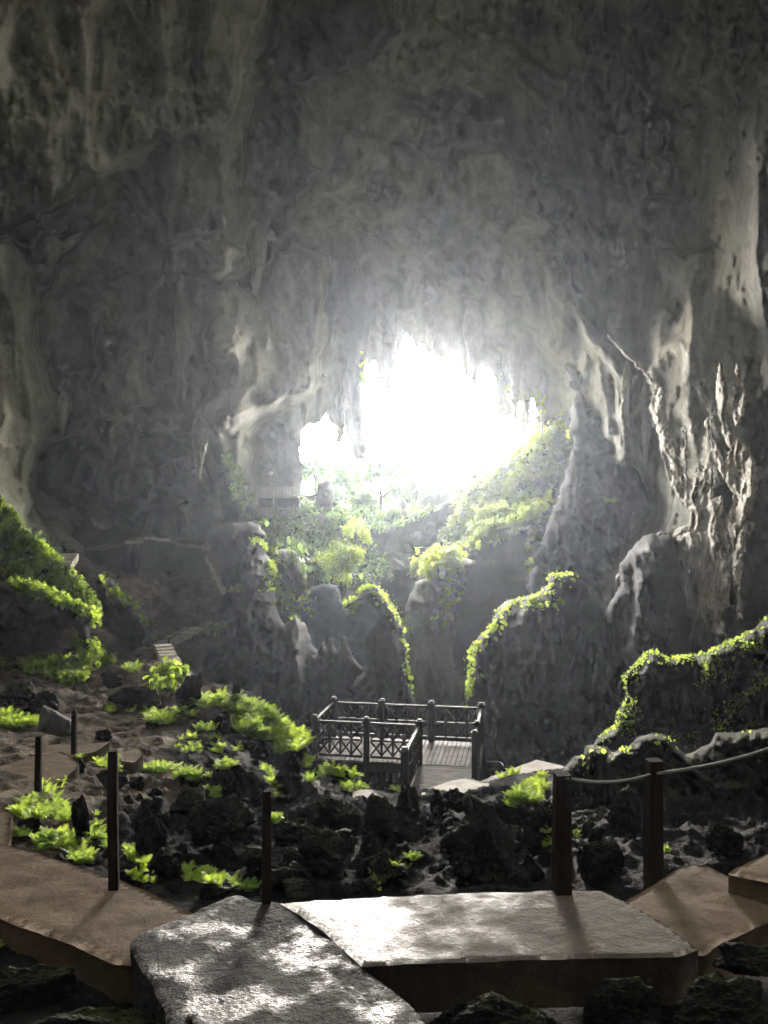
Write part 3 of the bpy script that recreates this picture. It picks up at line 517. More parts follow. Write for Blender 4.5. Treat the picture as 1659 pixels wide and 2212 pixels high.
def z3(l): return [(1097.2+.372*x, 713.2+.372*y) for x, y in l]
FLOW = [('broad pale flowstone curtain fanning down the right wall', [(825, 400), (850, 420), (880, 330), (905, 330), (912, 450), (935, 600), (1000, 740), (1010, 560), (1035, 560), (1045, 740), (1040, 850), (1090, 850), (1110, 760), (1140, 800), (1160, 720), (1180, 700), (1195, 800), (1190, 980), (1240, 960), (1270, 1080), (1260, 1250), (1225, 1250), (1200, 1350), (1180, 1300), (1160, 1180), (1050, 1180), (950, 1240), (940, 1200), (990, 1140), (1050, 1130), (1060, 1060), (980, 960), (920, 850), (900, 760), (870, 600), (830, 480)], 47, 3.),
    ('twisted pale flowstone strand right of the broad curtain', [(1225, 190), (1245, 190), (1255, 260), (1275, 330), (1270, 480), (1290, 580), (1360, 640), (1440, 760), (1458, 860), (1425, 1060), (1385, 1080), (1345, 1180), (1360, 1400), (1335, 1400), (1305, 1250), (1290, 1090), (1315, 960), (1250, 870), (1200, 780), (1140, 520), (1160, 500), (1205, 640), (1255, 760), (1290, 700), (1250, 600), (1215, 450), (1208, 320)], 45, 2.),
    ('short pale flowstone strand highest on the right wall', [(1320, 190), (1335, 190), (1350, 300), (1398, 370), (1370, 480), (1335, 580), (1310, 520), (1300, 420), (1325, 300)], 44, 1.5),
    ('tattered skirt of pale flowstone hanging below the curtain', [(960, 1190), (1080, 1160), (1180, 1170), (1280, 1150), (1300, 1300), (1285, 1600), (1240, 1640), (1260, 1780), (1210, 1780), (1170, 1830), (1150, 1740), (1110, 1700), (1060, 1830), (1035, 1830), (1095, 1640), (1110, 1480), (1060, 1380), (1030, 1520), (1000, 1520), (1015, 1330), (975, 1370), (985, 1270), (945, 1240)], 46.5, 2.2),
    ('slender pale flowstone drips at the far right below the strand', [(1300, 1250), (1340, 1180), (1380, 1100), (1440, 1120), (1400, 1200), (1370, 1300), (1360, 1400), (1345, 1500), (1365, 1680), (1330, 1680), (1330, 1520), (1310, 1500)], 45, 1.6),
    ('thin bright flowstone rim reaching down the right wall', [(560, 0), (620, 60), (700, 130), (780, 200), (830, 270), (880, 330), (895, 360), (860, 340), (800, 265), (740, 205), (660, 130), (600, 60)], 55, 1.2),
    ('pale stepped flowstone ledge left of the curtain', [(620, 1440), (660, 1380), (720, 1330), (730, 1260), (790, 1210), (860, 1180), (950, 1165), (930, 1190), (860, 1205), (800, 1250), (760, 1330), (700, 1360), (680, 1410), (830, 1430), (740, 1450), (640, 1460)], 53, 1.3)]
for i_, (lb, pl_, Y_, b_) in enumerate(FLOW):
    side = i_ < 5                        # the curtain hangs on the side wall, which runs away from the viewpoint
    relief('flowstone', z3(pl_), Y_-4.5, .7 if side else b_, lb, 'flowstone', m='pale', seed=41+i_, step=2., edge=3.5, vert=.13, fr=.55 if side else 3., depth=2, amp=.75 if side else b_*.5, rim=.2, Yf=(lambda u: 16.3*F_/(u-U0)) if side else None)

BV = []
def add_bvh(objs):
    for o in objs:
        me = o.data; n = len(me.vertices); v = np.empty(n*3, np.float32); me.vertices.foreach_get('co', v); v = v.reshape(-1, 3)
        k = me.polygons[0].loop_total; f = np.empty(len(me.polygons)*k, np.int32); me.loops.foreach_get('vertex_index', f)
        BV.append((BVHTree.FromPolygons(v.tolist(), f.reshape(-1, k).tolist()), o))
add_bvh([ground]+ROCKS)
def hit(u, v, only=None):
    d = p3(u, v, 1.).normalized(); best = None
    for b, o in BV:
        if only and o not in only: continue
        h = b.ray_cast(Vector((0, 0, 0)), d, 240)
        if h[0] is not None and (best is None or h[3] < best[3]): best = h
    return best
def pth(u, v, k=.985):
    h = hit(u, v); return h[0]*k if h else p3(u, v, 80.)
def gz_at(x, y):
    h = BV[0][0].ray_cast(Vector((x, y, 60)), Vector((0, 0, -1)), 200)
    return h[0].z if h[0] else -3
exec_marker = 1
# ------------------------------------------------------------------ concrete path in the foreground
ZP = -2.70
def slab(name, poly, z, th, m, label, seed=0, step=.05, amp=.012, edge=.012, kind='structure', cat=None):
    """an uneven cast slab: top sheet at height z inside the outline, side faces th deep"""
    pts = [onz(u, v, z) for u, v in poly]; q = rough([(p.x, p.y) for p in pts], edge, .12, seed)
    x0, y0 = q.min(0)-step; x1, y1 = q.max(0)+step
    X, Y = np.meshgrid(np.arange(x0, x1+step, step), np.arange(y0, y1+step, step)); kp = inpoly((X[:-1, :-1]+X[1:, 1:])/2, (Y[:-1, :-1]+Y[1:, 1:])/2, q)
    ii = np.arange(X.size).reshape(X.shape); Fq = np.stack([ii[:-1, :-1], ii[:-1, 1:], ii[1:, 1:], ii[1:, :-1]], -1)[kp]
    used, inv = np.unique(Fq, return_inverse=True); Fq = inv.reshape(-1, 4); x = X.ravel()[used].copy(); y = Y.ravel()[used].copy()
    be = border(Fq, len(x)); bi = np.unique(be); _, bx, by = neardist(x[bi], y[bi], q); x[bi] = bx; y[bi] = by
    zz = z+amp*fbm(np.c_[x*3, y*3, 0*x], 5, seed, .6); zz[bi] -= .012
    n0 = len(x); mp = {int(b): n0+i for i, b in enumerate(bi)}
    low = np.c_[x[bi]+.02*fbm(np.c_[x[bi]*6, y[bi]*6, 0*bi], 2, seed), y[bi], np.full(len(bi), z-th)]
    Fr = np.array([[a, mp[int(a)], mp[int(b)], b] for a, b in be])
    Fr = Fr[:, ::-1]
    o = mesh_obj(name, np.r_[np.c_[x, y, zz], low], np.r_[Fq, Fr], M[m]); return tag(o, label, cat, None, kind)
slab('path', [(-160, 1815), (0, 1820), (80, 1842), (165, 1868), (250, 1896), (345, 1935), (420, 1972), (380, 2010), (330, 2035), (300, 2085), (250, 2080), (180, 2050), (90, 2015), (0, 1982), (-160, 1960)], ZP-.10, .32, 'conc', 'brown concrete landing on the left, crossed by a post shadow', 1)
slab('path', [(278, 2036), (310, 2012), (400, 1975), (485, 1936), (520, 1928), (560, 1945), (612, 1948), (700, 2010), (790, 2088), (860, 2150), (940, 2225), (1010, 2300), (430, 2300), (417, 2190), (405, 2205), (395, 2240), (360, 2215), (320, 2120)], ZP, .42, 'mud', 'glistening wet muddy concrete path in the middle', 2, .025, .010, .02)
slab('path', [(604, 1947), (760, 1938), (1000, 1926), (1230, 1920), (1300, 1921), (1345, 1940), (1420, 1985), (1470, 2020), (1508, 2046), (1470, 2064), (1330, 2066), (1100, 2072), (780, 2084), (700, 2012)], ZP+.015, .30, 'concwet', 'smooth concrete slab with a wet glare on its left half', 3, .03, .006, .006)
slab('path', [(1318, 1968), (1400, 1915), (1485, 1862), (1530, 1868), (1578, 1890), (1700, 1835), (1760, 1850), (1760, 1960), (1660, 1990), (1570, 2028), (1525, 2062), (1470, 2060)], ZP-.14, .30, 'conc', 'brown concrete slab on the right with a long post shadow', 4)
slab('path', [(1575, 1886), (1640, 1846), (1700, 1822), (1800, 1835), (1800, 1900), (1700, 1915)], ZP+.02, .28, 'conc', 'higher brown concrete slab at the right edge', 5)
# path leading away on the left
for i, (pl, z, th, lb) in enumerate([
        ([(-160, 1672), (0, 1652), (60, 1636), (130, 1622), (152, 1630), (172, 1650), (140, 1680), (98, 1716), (40, 1752), (0, 1800), (-160, 1850)], -4.02, .5, 'brown concrete path running away on the left behind two posts'),
        ([(60, 1628), (110, 1608), (190, 1606), (240, 1600), (215, 1618), (160, 1634), (120, 1628)], -4.32, .3, 'further brown slab of the left path beside the thin post'),
        ([(262, 1624), (300, 1612), (312, 1628), (290, 1646), (262, 1642)], -4.45, .25, 'small square of brown path among the ferns'),
        ([(330, 1662), (372, 1652), (420, 1656), (470, 1668), (458, 1690), (390, 1688), (345, 1678)], -4.75, .2, 'brown path slab behind the ferns left of centre'),
        ([(-20, 1812), (-20, 1760), (15, 1745), (28, 1760), (22, 1800), (12, 1832), (-20, 1840)], -3.2, .4, 'top of the kerb block at the left edge')]):
    slab('path', pl, z, th, 'conc', lb, 10+i, .06, .01, .02)
for i, (pl, z, th, lb) in enumerate([
        ([(764, 1706), (800, 1703), (836, 1724), (832, 1734), (790, 1738), (762, 1734)], -5.9, .4, 'pale brown step left below the deck ramp'),
        ([(828, 1728), (875, 1722), (905, 1712), (930, 1726), (880, 1746), (830, 1748)], -6.2, .3, 'low pale brown slab in front of the deck ramp'),
        ([(900, 1712), (960, 1688), (1005, 1680), (1058, 1690), (1052, 1704), (990, 1722), (930, 1730)], -6.02, .32, 'pale brown landing at the foot of the deck ramp'),
        ([(1056, 1700), (1120, 1692), (1136, 1704), (1100, 1716), (1050, 1716)], -6.2, .3, 'low pale slab right of the ramp landing'),
        ([(656, 1686), (690, 1684), (694, 1704), (660, 1706)], -5.6, .4, 'small pale block between dark rocks left of the deck')]):
    slab('path', pl, z, th, 'steps', lb, 20+i, .08, .01, .02)

# ------------------------------------------------------------------ stairs
def stairs(label, a, b, width, n, m='steps', rise_box=.6, side=(1, 0), cat='stairs', treads=True):
    """n concrete steps from a (near or low end) to b; one tread mesh per step"""
    a = Vector(a); b = Vector(b); t = empty('stairs', a); tag(t, label, cat)
    d = (b-a); hd = Vector((d.x, d.y, 0)); L = hd.length; hd.normalize(); sx = Vector((hd.y, -hd.x, 0)); rnd = random.Random(int(a.x*100))
    if width > 10: width = width/F_*a.y
    for i in range(n):
        mb = MB(); p = Vector((0, 0, 0))+hd*(L*i/n); z = d.z*(i+1)/n if d.z > 0 else d.z*i/n
        q = rnd.uniform(-.03, .03)
        mb.box((-width/2+q, 0, z-rise_box), (width/2+q, L/n*1.12, z+rnd.uniform(-.01, .01)), (sx, hd, Vector((0, 0, 1))), p, .02)
        mb.build('step', M[m], t)
    return t
def pt(u, v, Y): return p3(u, v, Y)
def run(u0, v0, u1, v1, dY, k=.985):
    a = pth(u0, v0, k); return a, p3(u1, v1, a.y+dY)
stairs('four pale steps climbing to the right of the deck', pt(1070, 1700, 18.8), pt(1195, 1652, 20.6), 1.1, 5, rise_box=.6)
stairs('steep stone steps dropping to the pit edge on the left', *run(374, 1440, 352, 1392, 2.5), 40, 7, rise_box=.25)
stairs('flat stone slabs leading right from the lower steps', *run(358, 1391, 425, 1355, 3.), 50, 4, rise_box=.15)
stairs('straight narrow flight climbing to the dark left recess', *run(319, 1164, 336, 1098, 6.), 26, 18)
stairs('dark flight slanting down from the ledge on the far left', *run(168, 1182, 112, 1140, 4.), 30, 10)
stairs('short steps at the left end of the ledge path', *run(134, 1224, 152, 1196, 2.), 34, 5, rise_box=.4)
stairs('flight rising right from the ledge to the ivy', *run(446, 1180, 492, 1142, 4.), 26, 9)
stairs('long faint flight descending beside the tall rock column', p3(500, 1270, 55.), p3(462, 1195, 58.), 1.2, 18)
t = tag(empty('ledge_path', pt(370, 1170, 79)), 'pale slabs of the ledge path across the left cliff', 'path')
for (u0_, v0_, u1_, v1_) in [(296, 1163, 352, 1166), (353, 1169, 380, 1174), (381, 1178, 432, 1182), (205, 1186, 290, 1170)]:
    mb = MB(); mb.beam(pth(u0_, v0_)-t.location, pth(u1_, v1_)-t.location, 1.5, .22); mb.build('slab', M['steps'], t)
stairs('few steps below the distant balcony', pt(560, 1108, 86.), pt(566, 1088, 90.), 3., 5)

# ------------------------------------------------------------------ posts and ropes
def post(u, vt, vb, Y, wpx, label, rot=.2, hole=False, slant=0.):
    p = p3(u, vb, Y); h = (vb-vt)/F_*Y; w_ = wpx/F_*Y; t = empty('fence_post', p, rot); t.rotation_euler = (0, slant, rot)
    tag(t, label, 'post', 'posts along the path'); mb = MB(); s_ = .82
    V = []; d_ = w_*.5*.86; hz_ = [(-.35, 1.), (h*.5, .96), (h*.93, .92), (h, .84)]
    n = 8
    for z, k in hz_:
        c = d_*k
        for (x, y) in [(-c, -c*.86), (-c*.86, -c), (c*.86, -c), (c, -c*.86), (c, c*.86), (c*.86, c), (-c*.86, c), (-c, c*.86)]: V.append((x+.004*math.sin(z*9), y, z+(.03*(x+c) if z == h else 0)))
    Fc = [(i*n+k, i*n+(k+1) % n, (i+1)*n+(k+1) % n, (i+1)*n+k) for i in range(3) for k in range(n)]+[tuple(range(3*n, 4*n))]
    mb.add(V, Fc); o = mb.build('shaft', M['post'], t)
    if hole:
        r = MB(); r.tube([(0, -d_*1.15, h*.93), (0, d_*1.15, h*.93)], d_*.32, 10); r.build('rope_hole', M['rope'], t)
    return t
post(83, 1590, 1732, 11.2, 15, 'thin dark post with a rope hole standing by the left path', .1, True)
post(160, 1535, 1642, 14.8, 12, 'slim post behind the holed one, beside a slanted slab', .0, True)
post(246, 1622, 1884, 6.15, 25, 'stout dark post casting its shadow on the left landing', .15, slant=-.012)
post(576, 1708, 1955, 5.72, 21, 'short pointed post on the corner of the wet muddy path', .3)
post(1214, 1672, 1932, 5.85, 42, 'broad post at the left end of the sagging rope', .1)
post(1412, 1642, 1908, 6.5, 40, 'broad reddish post where both ropes meet', .1)
def rope(pts, r, label, m='rope'):
    o = MB(); P_ = [Vector(p) for p in pts]; q = []
    for i in range(len(P_)-1):
        for k in range(8):
            t_ = k/8.; a = P_[max(i-1, 0)]; b = P_[i]; c = P_[i+1]; d = P_[min(i+2, len(P_)-1)]
            q.append(.5*((2*b)+(c-a)*t_+(2*a-5*b+4*c-d)*t_*t_+(3*b-a-3*c+d)*t_**3))
    q.append(P_[-1]); o.tube(q, r, 7); x = o.build('rope', M[m], None, True); return tag(x, label, 'rope')
rope([pt(1222, 1681, 5.8), pt(1270, 1688, 5.9), pt(1320, 1689, 6.1), pt(1365, 1683, 6.3), pt(1405, 1673, 6.45)], .0105, 'grey rope sagging between the two broad right posts')
rope([pt(1420, 1671, 6.45), pt(1500, 1659, 6.2), pt(1580, 1642, 5.9), pt(1660, 1618, 5.6), pt(1740, 1590, 5.3)], .0125, 'grey rope running from the reddish post off the right edge')
rope([pt(300, 1222, 62), pt(330, 1228, 62.5), pt(362, 1222, 63), pt(402, 1205, 64)], .05, 'slack rope below the left ledge path')
rope([pt(364, 1382, 46.5), pt(385, 1368, 49), pt(416, 1351, 52.)], .045, 'handrail rope along the flat slabs')
rope([pt(364, 1382, 46.5), pt(378, 1420, 44.5), pt(392, 1448, 43.), pt(405, 1468, 42)], .045, 'handrail rope slanting down beside the steep steps')
rope([pt(1050, 1645, 23), pt(1080, 1647, 23), pt(1088, 1655, 22.5)], .02, 'thin rail behind the deck at its right corner')
rope([pt(505, 1134, 84), pt(540, 1124, 85), pt(572, 1118, 86)], .05, 'lower pale handrail above the left rock column')
rope([pt(505, 1122, 84), pt(540, 1110, 85), pt(565, 1106, 86)], .05, 'upper pale handrail above the left rock column')
for (u_, vt_, vb_, Y_, lb) in [(364, 1378, 1404, 46.5, 'thin post at the top of the steep left steps'), (416, 1350, 1372, 52, 'thin post at the end of the flat slabs'), (137, 1178, 1222, 62, 'thin post by the left end of the ledge path'), (151, 1200, 1226, 61.5, 'second thin post by the left ledge steps')]:
    post(u_, vt_, vb_, Y_, 3.4, lb)

# ------------------------------------------------------------------ timber viewing deck
def lattice(mb, a, b, zl, zh, cells_, tiers=2, w_=.058):
    """diagonal crosses with uprights between the floor rail zl and top rail zh from a to b"""
    a = Vector(a); b = Vector(b); d = (b-a)/cells_
    for i in range(cells_):
        if i: mb.beam((a+d*i)+Vector((0, 0, zl)), (a+d*i)+Vector((0, 0, zh)), w_*.9, w_*1.1)
        for t_ in range(tiers):
            z0 = zl+(zh-zl)*t_/tiers+.02; z1 = zl+(zh-zl)*(t_+1)/tiers-.02
            mb.beam(a+d*i+Vector((0, 0, z0)), a+d*(i+1)+Vector((0, 0, z1)), w_*.7, w_*.8); mb.beam(a+d*i+Vector((0, 0, z1)), a+d*(i+1)+Vector((0, 0, z0)), w_*.68, w_*.72)
def rail_panel(t, a, b, cells_, zd=0., H=1.05, name='railing'):
    a = Vector(a); b = Vector(b); Z = Vector((0, 0, 1)); n = (b-a).normalized()*.04
    mb = MB(); mb.beam(a+n+Z*(zd+H-.03), b-n+Z*(zd+H-.03), .085, .06, bev=.012); fr = mb.build(name, M['timber'], t)
    mb = MB(); mb.beam(a+n+Z*(zd+.12), b-n+Z*(zd+.12), .06, .06); mb.build('bottom_rail', M['timber'], fr)
    mb = MB(); mb.beam(a+n+Z*(zd+.56), b-n+Z*(zd+.56), .05, .05); mb.build('middle_rail', M['timber'], fr)
    mb = MB(); lattice(mb, a+n, b-n, zd+.14, zd+H-.06, cells_); mb.build('lattice', M['timber'], fr)
    return fr
def deck_post(t, p, zb, zt, w_=.15):
    mb = MB(); mb.box((p[0]-w_/2, p[1]-w_/2, zb), (p[0]+w_/2, p[1]+w_/2, zt), None, None, .012); q = mb.build('post', M['timber'], t)
    mb = MB(); mb.box((p[0]-w_*.62, p[1]-w_*.62, zt+.001), (p[0]+w_*.62, p[1]+w_*.62, zt+.03), None, None, .01)
    mb.box((p[0]-w_*.45, p[1]-w_*.45, zt+.031), (p[0]+w_*.45, p[1]+w_*.45, zt+.075), None, None, .02); mb.build('post_cap', M['timber'], q)
ZD = -6.72; dk = empty('viewing_deck', (-1.89, 22.6, ZD), math.radians(-10)); tag(dk, 'black timber viewing deck with cross lattice railings over the pit', 'viewing deck')
mb = MB(); x = -.08; rnd = random.Random(3)
while x < 4.46:
    y0 = -.02; mb.box((x, y0, -.035+rnd.uniform(-.004, .004)), (x+.118, 2.32, rnd.uniform(-.004, .004)), None, None, .006); x += .13
mb.build('deck_boards', M['deck'], dk)
mb = MB(); y = -2.62
while y < -.06:
    mb.box((2.92, y, -.05+rnd.uniform(-.003, .003)), (4.42, y+.085, -.01+rnd.uniform(-.003, .003)), None, None, .006); y += .098
mb.build('ramp_boards', M['deck'], dk)
mb = MB(); mb.box((-.1, -.06, -.26), (2.88, -.005, -.04)); mb.box((-.1, 2.25, -.26), (4.5, 2.3, -.04)); mb.box((-.12, .0, -.26), (-.06, 2.24, -.04)); mb.box((4.43, -2.6, -.26), (4.48, 2.24, -.052)); mb.box((2.86, -2.62, -.26), (2.91, -.07, -.052))
for yy in (.7, 1.5): mb.box((-.05, yy, -.2), (4.42, yy+.07, -.042))
mb.build('beams', M['timber'], dk)
xb = [0, 1.47, 2.94, 4.4]
for xx in xb: deck_post(dk, (xx, 2.22), -2.6, 1.12)
deck_post(dk, (0, 0), -2.2, 1.12); deck_post(dk, (1.44, 0), -1.6, 1.12); deck_post(dk, (2.88, 0), -1.4, 1.12); deck_post(dk, (2.88, -2.64), -.9, 1.12, .17); deck_post(dk, (4.4, .1), -1.5, 1.12); deck_post(dk, (4.4, -.85), -1.5, 1.12, .14)
for i in range(3): rail_panel(dk, (xb[i]+.075, 2.22, 0), (xb[i+1]-.075, 2.22, 0), 4)
rail_panel(dk, (.075, 0, 0), (1.365, 0, 0), 4); rail_panel(dk, (1.515, 0, 0), (2.805, 0, 0), 4)
rail_panel(dk, (0, .075, 0), (0, 2.145, 0), 5); rail_panel(dk, (2.88, -2.56, 0), (2.88, -.075, 0), 6); rail_panel(dk, (4.4, .175, 0), (4.4, 2.145, 0), 5); rail_panel(dk, (4.4, -.78, 0), (4.4, .025, 0), 2)
for xx in (.9, 1.95): deck_post(dk, (xx, .9), -2., -.27, .13)

# distant balcony in the mouth
t = empty('balcony', p3(556, 1072, 88.)); tag(t, 'distant pale lattice balcony beside the left opening', 'balcony')
pz = .0
def loc(u, v, Y): return p3(u, v, Y)-t.location
mb = MB(); mb.box((0, -.2, -.2), (4.3, 2., .0)); mb.build('floor', M['farwood'], t)
mb = MB(); mb.box((0.1, .1, -1.6), (4.4, 2., -.21)); mb.build('base', M['dark'], t)
xs_ = [0, 1.75, 2.85, 3.95]
for xx in xs_:
    mb = MB(); mb.box((xx-.05, -.28, -.0 if xx != 1.75 else -1.4), (xx+.05, -.2, 1.02)); mb.build('post', M['farwood'], t)
for a_, b_, n_ in ((0, 1.75, 4), (1.75, 2.85, 3), (2.85, 3.95, 3)):
    mb = MB(); A_ = Vector((a_+.05, -.24, 0)); B_ = Vector((b_-.05, -.24, 0)); Z_ = Vector((0, 0, 1))
    for z_ in (.1, .55, .98): mb.beam(A_+Z_*z_, B_+Z_*z_, .05, .05)
    lattice(mb, A_, B_, .1, .98, n_, 2, .05); mb.build('railing', M['farwood'], t)
for (u_, vb_, vt_, Y_, lb) in [(531, 1072, 1058, 88, 'short lamp post left of the distant balcony'), (585, 1050, 1027, 92, 'taller lamp post behind the distant balcony')]:
    p = p3(u_, vb_, Y_); h = (vb_-vt_)/F_*Y_; lt = tag(empty('lamp_post', p), lb, 'lamp post'); mb = MB(); mb.tube([(0, 0, -.5), (0, 0, h)], .05, 8); mb.build('pole', M['farwood'], lt)
    g = MB(); g.tube([(0, 0, h+.02), (0, 0, h+.1), (0, 0, h+.25), (0, 0, h+.4), (0, 0, h+.46)], [.08, .2, .26, .2, .05], 12); g.build('globe', M['glass'], lt, True)

# slanted stone slab on the left plateau
relief('leaning_slab', [(80, 1580), (86, 1545), (92, 1524), (112, 1530), (135, 1545), (156, 1556), (158, 1590), (130, 1592)], 17.6, .25, 'flat topped slab leaning behind the slim post', 'stone slab', m='dark', seed=61, step=2, edge=.6, amp=.03)
relief('fallen_slab', [(395, 1500), (440, 1510), (470, 1522), (462, 1530), (430, 1525), (398, 1512)], 29, .2, 'grey slab lying among the dark rocks near the pit edge', 'stone slab', m='dark', seed=62, step=2, edge=1)

# ------------------------------------------------------------------ boulders
def ico(n=4):
    import bmesh
    bm = bmesh.new(); bmesh.ops.create_icosphere(bm, subdivisions=n, radius=1.); v = np.array([x.co[:] for x in bm.verts]); f = np.array([[q.index for q in x.verts] for x in bm.faces]); bm.free(); return v, f
I5, I4, I3 = ico(6), ico(5), ico(4)
def boulder(u, vb, w_, h_, label, m='near', Y=None, seed=None, peak=0., dfac=.8, jag=1., res=None, cat='boulder', name='boulder', sink=.18, yoff=0.):
    seed = seed if seed is not None else int(u*7+vb)
    if Y is None:
        h = hit(u, vb, [ground]); Y = h[0].y if h else 10.
    Y += yoff
    W = w_/F_*Y/2; Hh = h_/F_*Y; D = W*dfac; b = p3(u, vb, Y)
    V, Fc = (res or (I5 if w_ > 110 else I4)); n = V/np.linalg.norm(V, axis=1)[:, None]
    rs = np.random.RandomState(seed % 9973); q = n+seed*3.7
    pl = rs.normal(size=(15, 3)); pl[:, 2] *= .8; pl /= np.linalg.norm(pl, axis=1)[:, None]; dd_ = rs.uniform(.55, .95, 15)
    rp = (dd_[None]/np.maximum(n@pl.T, .12)).min(1); rp = np.minimum(rp, 1.25)          # broken faces
    r = rp*(1+jag*(.22*fbm(q*1.1, 3, seed, .5)+.09*ridge(q*1.7+.3*fbm(q*1.5, 2, seed+2)[:, None], 3, seed+3, .5)+.07*fbm(q*4., 6, seed+8, .62)))
    V = n*r[:, None]
    V /= np.array([np.abs(V[:, 0]).max(), np.abs(V[:, 1]).max(), np.abs(V[:, 2]).max()])
    if peak: t_ = np.clip((V[:, 2]+1)/2, 0, 1); V[:, 0] *= 1-peak*t_; V[:, 1] *= 1-peak*t_
    V = V*np.array([W, D, Hh*.5*(1+sink)]); V[:, 2] += Hh*.5*(1-sink)
    o = mesh_obj(name, V, Fc, M[m], None, True, (b.x, b.y, b.z)); ROCKS2.append(o)
    return tag(o, label, cat, 'dark boulders between the path and the pit')
ROCKS2 = []
BO = [(507, 1748, 175, 118, 'big domed black boulder with ferns along its left crest', .45), (462, 1835, 195, 120, 'broad mossy boulder below the domed one', .2), (322, 1850, 105, 140, 'peaked black boulder right of the stout post', .55), (178, 1812, 55, 96, 'upright knobbly stone between fern patches on the left', .15),
    (622, 1722, 78, 108, 'blocky black boulder at the left foot of the deck', .05), (625, 1828, 100, 70, 'low dark boulder right of the pointed post top', .2), (357, 1896, 92, 66, 'pyramid shaped dark stone near the stout post', .5), (490, 1880, 90, 78, 'dark stone leaning against the mossy boulder', .4),
    (462, 1938, 115, 40, 'low wedge of rock at the tip of the wet path', .3), (300, 1918, 86, 52, 'rounded rock with ferns by the foot of the stout post', .2), (168, 1674, 56, 40, 'small black rock in front of the slim post', .3), (62, 1800, 64, 34, 'low dark rock under the ferns beside the left path', .1),
    (560, 1642, 56, 30, 'small dark rock above the domed boulder', .3), (484, 1586, 66, 44, 'dark rock beside the ferns on the earth slope', .3), (245, 1486, 58, 40, 'square dark block on the upper left plateau', .05), (38, 1535, 110, 62, 'row end of jagged black rock at the left edge', .3), (100, 1540, 90, 50, 'jagged black rock behind the leaning slab', .3),
    (300, 1522, 150, 44, 'long low dark rock on the upper plateau', .3), (415, 1530, 110, 76, 'peaked dark rock near the pit edge', .7), (510, 1522, 30, 50, 'thumb shaped stalagmite on the pit edge', .3), (430, 1488, 22, 38, 'small finger stalagmite beside the peaked rock', .4), (225, 1600, 46, 26, 'small flat rock in the brown clearing', .2), (330, 1575, 40, 20, 'tiny dark rock on the brown clearing', .2), (560, 1600, 70, 40, 'dark rock wrapped in ferns by the deck', .2),
    (880, 1792, 84, 104, 'jagged pinnacle rock in front of the ramp landing', .5), (946, 1766, 58, 66, 'smaller jagged rock right of the pinnacle', .3), (1048, 1905, 270, 180, 'largest black boulder, peaked, behind the smooth slab', .6), (820, 1830, 130, 110, 'dark crumbling boulder left of the pinnacle', .3), (720, 1810, 140, 100, 'dark boulder under the left corner of the deck', .3), (690, 1885, 150, 100, 'broad black rock left of the ferny gap', .4),
    (560, 1888, 100, 70, 'black rock just right of the leaning stone', .4), (1120, 1790, 110, 80, 'dark rock sprouting ferns left of the rope', .2), (740, 1700, 90, 60, 'dark rock below the deck', .3), (980, 1740, 60, 40, 'wet brown topped rock by the landing', .1), (1170, 1850, 120, 110, 'black rock touching the broad left rope post', .3), (1300, 1905, 130, 120, 'black rock between the two rope posts', .4), (1360, 1800, 110, 100, 'ragged rock behind the reddish post', .3),
    (1260, 1700, 80, 70, 'crumbly black rock above the rope end', .2), (640, 1930, 110, 40, 'low rock along the far edge of the path', .2), (1560, 1850, 120, 80, 'black rock under the right rope', .3), (700, 1770, 60, 40, 'round dark rock below the deck posts', .2), (840, 1905, 120, 70, 'dark rock beside the ferny gap', .4), (410, 1760, 90, 60, 'wet lumpy rock above the mossy boulder', .2), (250, 1700, 90, 50, 'glinting wet rock behind the stout post', .1), (420, 1700, 110, 44, 'wet dark ledge left of the domed boulder', .1)]
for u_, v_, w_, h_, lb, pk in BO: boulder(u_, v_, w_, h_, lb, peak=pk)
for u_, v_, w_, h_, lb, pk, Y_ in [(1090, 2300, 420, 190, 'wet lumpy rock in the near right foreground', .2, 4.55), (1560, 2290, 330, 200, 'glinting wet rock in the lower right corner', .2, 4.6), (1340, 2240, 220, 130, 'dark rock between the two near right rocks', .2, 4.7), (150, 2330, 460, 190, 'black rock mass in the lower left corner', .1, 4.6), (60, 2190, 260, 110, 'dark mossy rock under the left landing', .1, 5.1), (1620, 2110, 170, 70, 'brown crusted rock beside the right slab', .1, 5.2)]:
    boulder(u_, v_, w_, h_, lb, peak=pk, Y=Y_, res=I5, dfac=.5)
for i, (u_, v_, w_, h_, lb) in enumerate([(760, 1110, 26, 16, 'dark round boulder on the rim of the gully'), (795, 1100, 34, 26, 'conical dark bush-like rock on the far rim'), (900, 1165, 30, 18, 'grey boulder in the pink gully'), (930, 1150, 34, 22, 'larger grey boulder high in the gully'), (880, 1190, 26, 16, 'small grey boulder low in the gully'), (1000, 1120, 34, 22, 'pale boulder on the bare pink slope'), (690, 1140, 60, 34, 'dark blue grey rock between the far bushes'), (620, 1120, 40, 24, 'dark rock near the distant balcony'), (730, 1180, 60, 36, 'dark rock above the round bush'), (860, 1230, 40, 24, 'grey rock at the mouth of the gully'), (475, 1115, 34, 24, 'grey rock at the foot of the ivy')]):
    boulder(u_, v_, w_, h_, lb, m='wall', res=I3, sink=.3)
add_bvh(ROCKS2 and [])
for o in ROCKS2:
    me = o.data; n = len(me.vertices); v = np.empty(n*3, np.float32); me.vertices.foreach_get('co', v); v = v.reshape(-1, 3)+np.array(o.location)
    f = np.empty(len(me.polygons)*3, np.int32); me.loops.foreach_get('vertex_index', f); BV.append((BVHTree.FromPolygons(v.tolist(), f.reshape(-1, 3).tolist()), o))

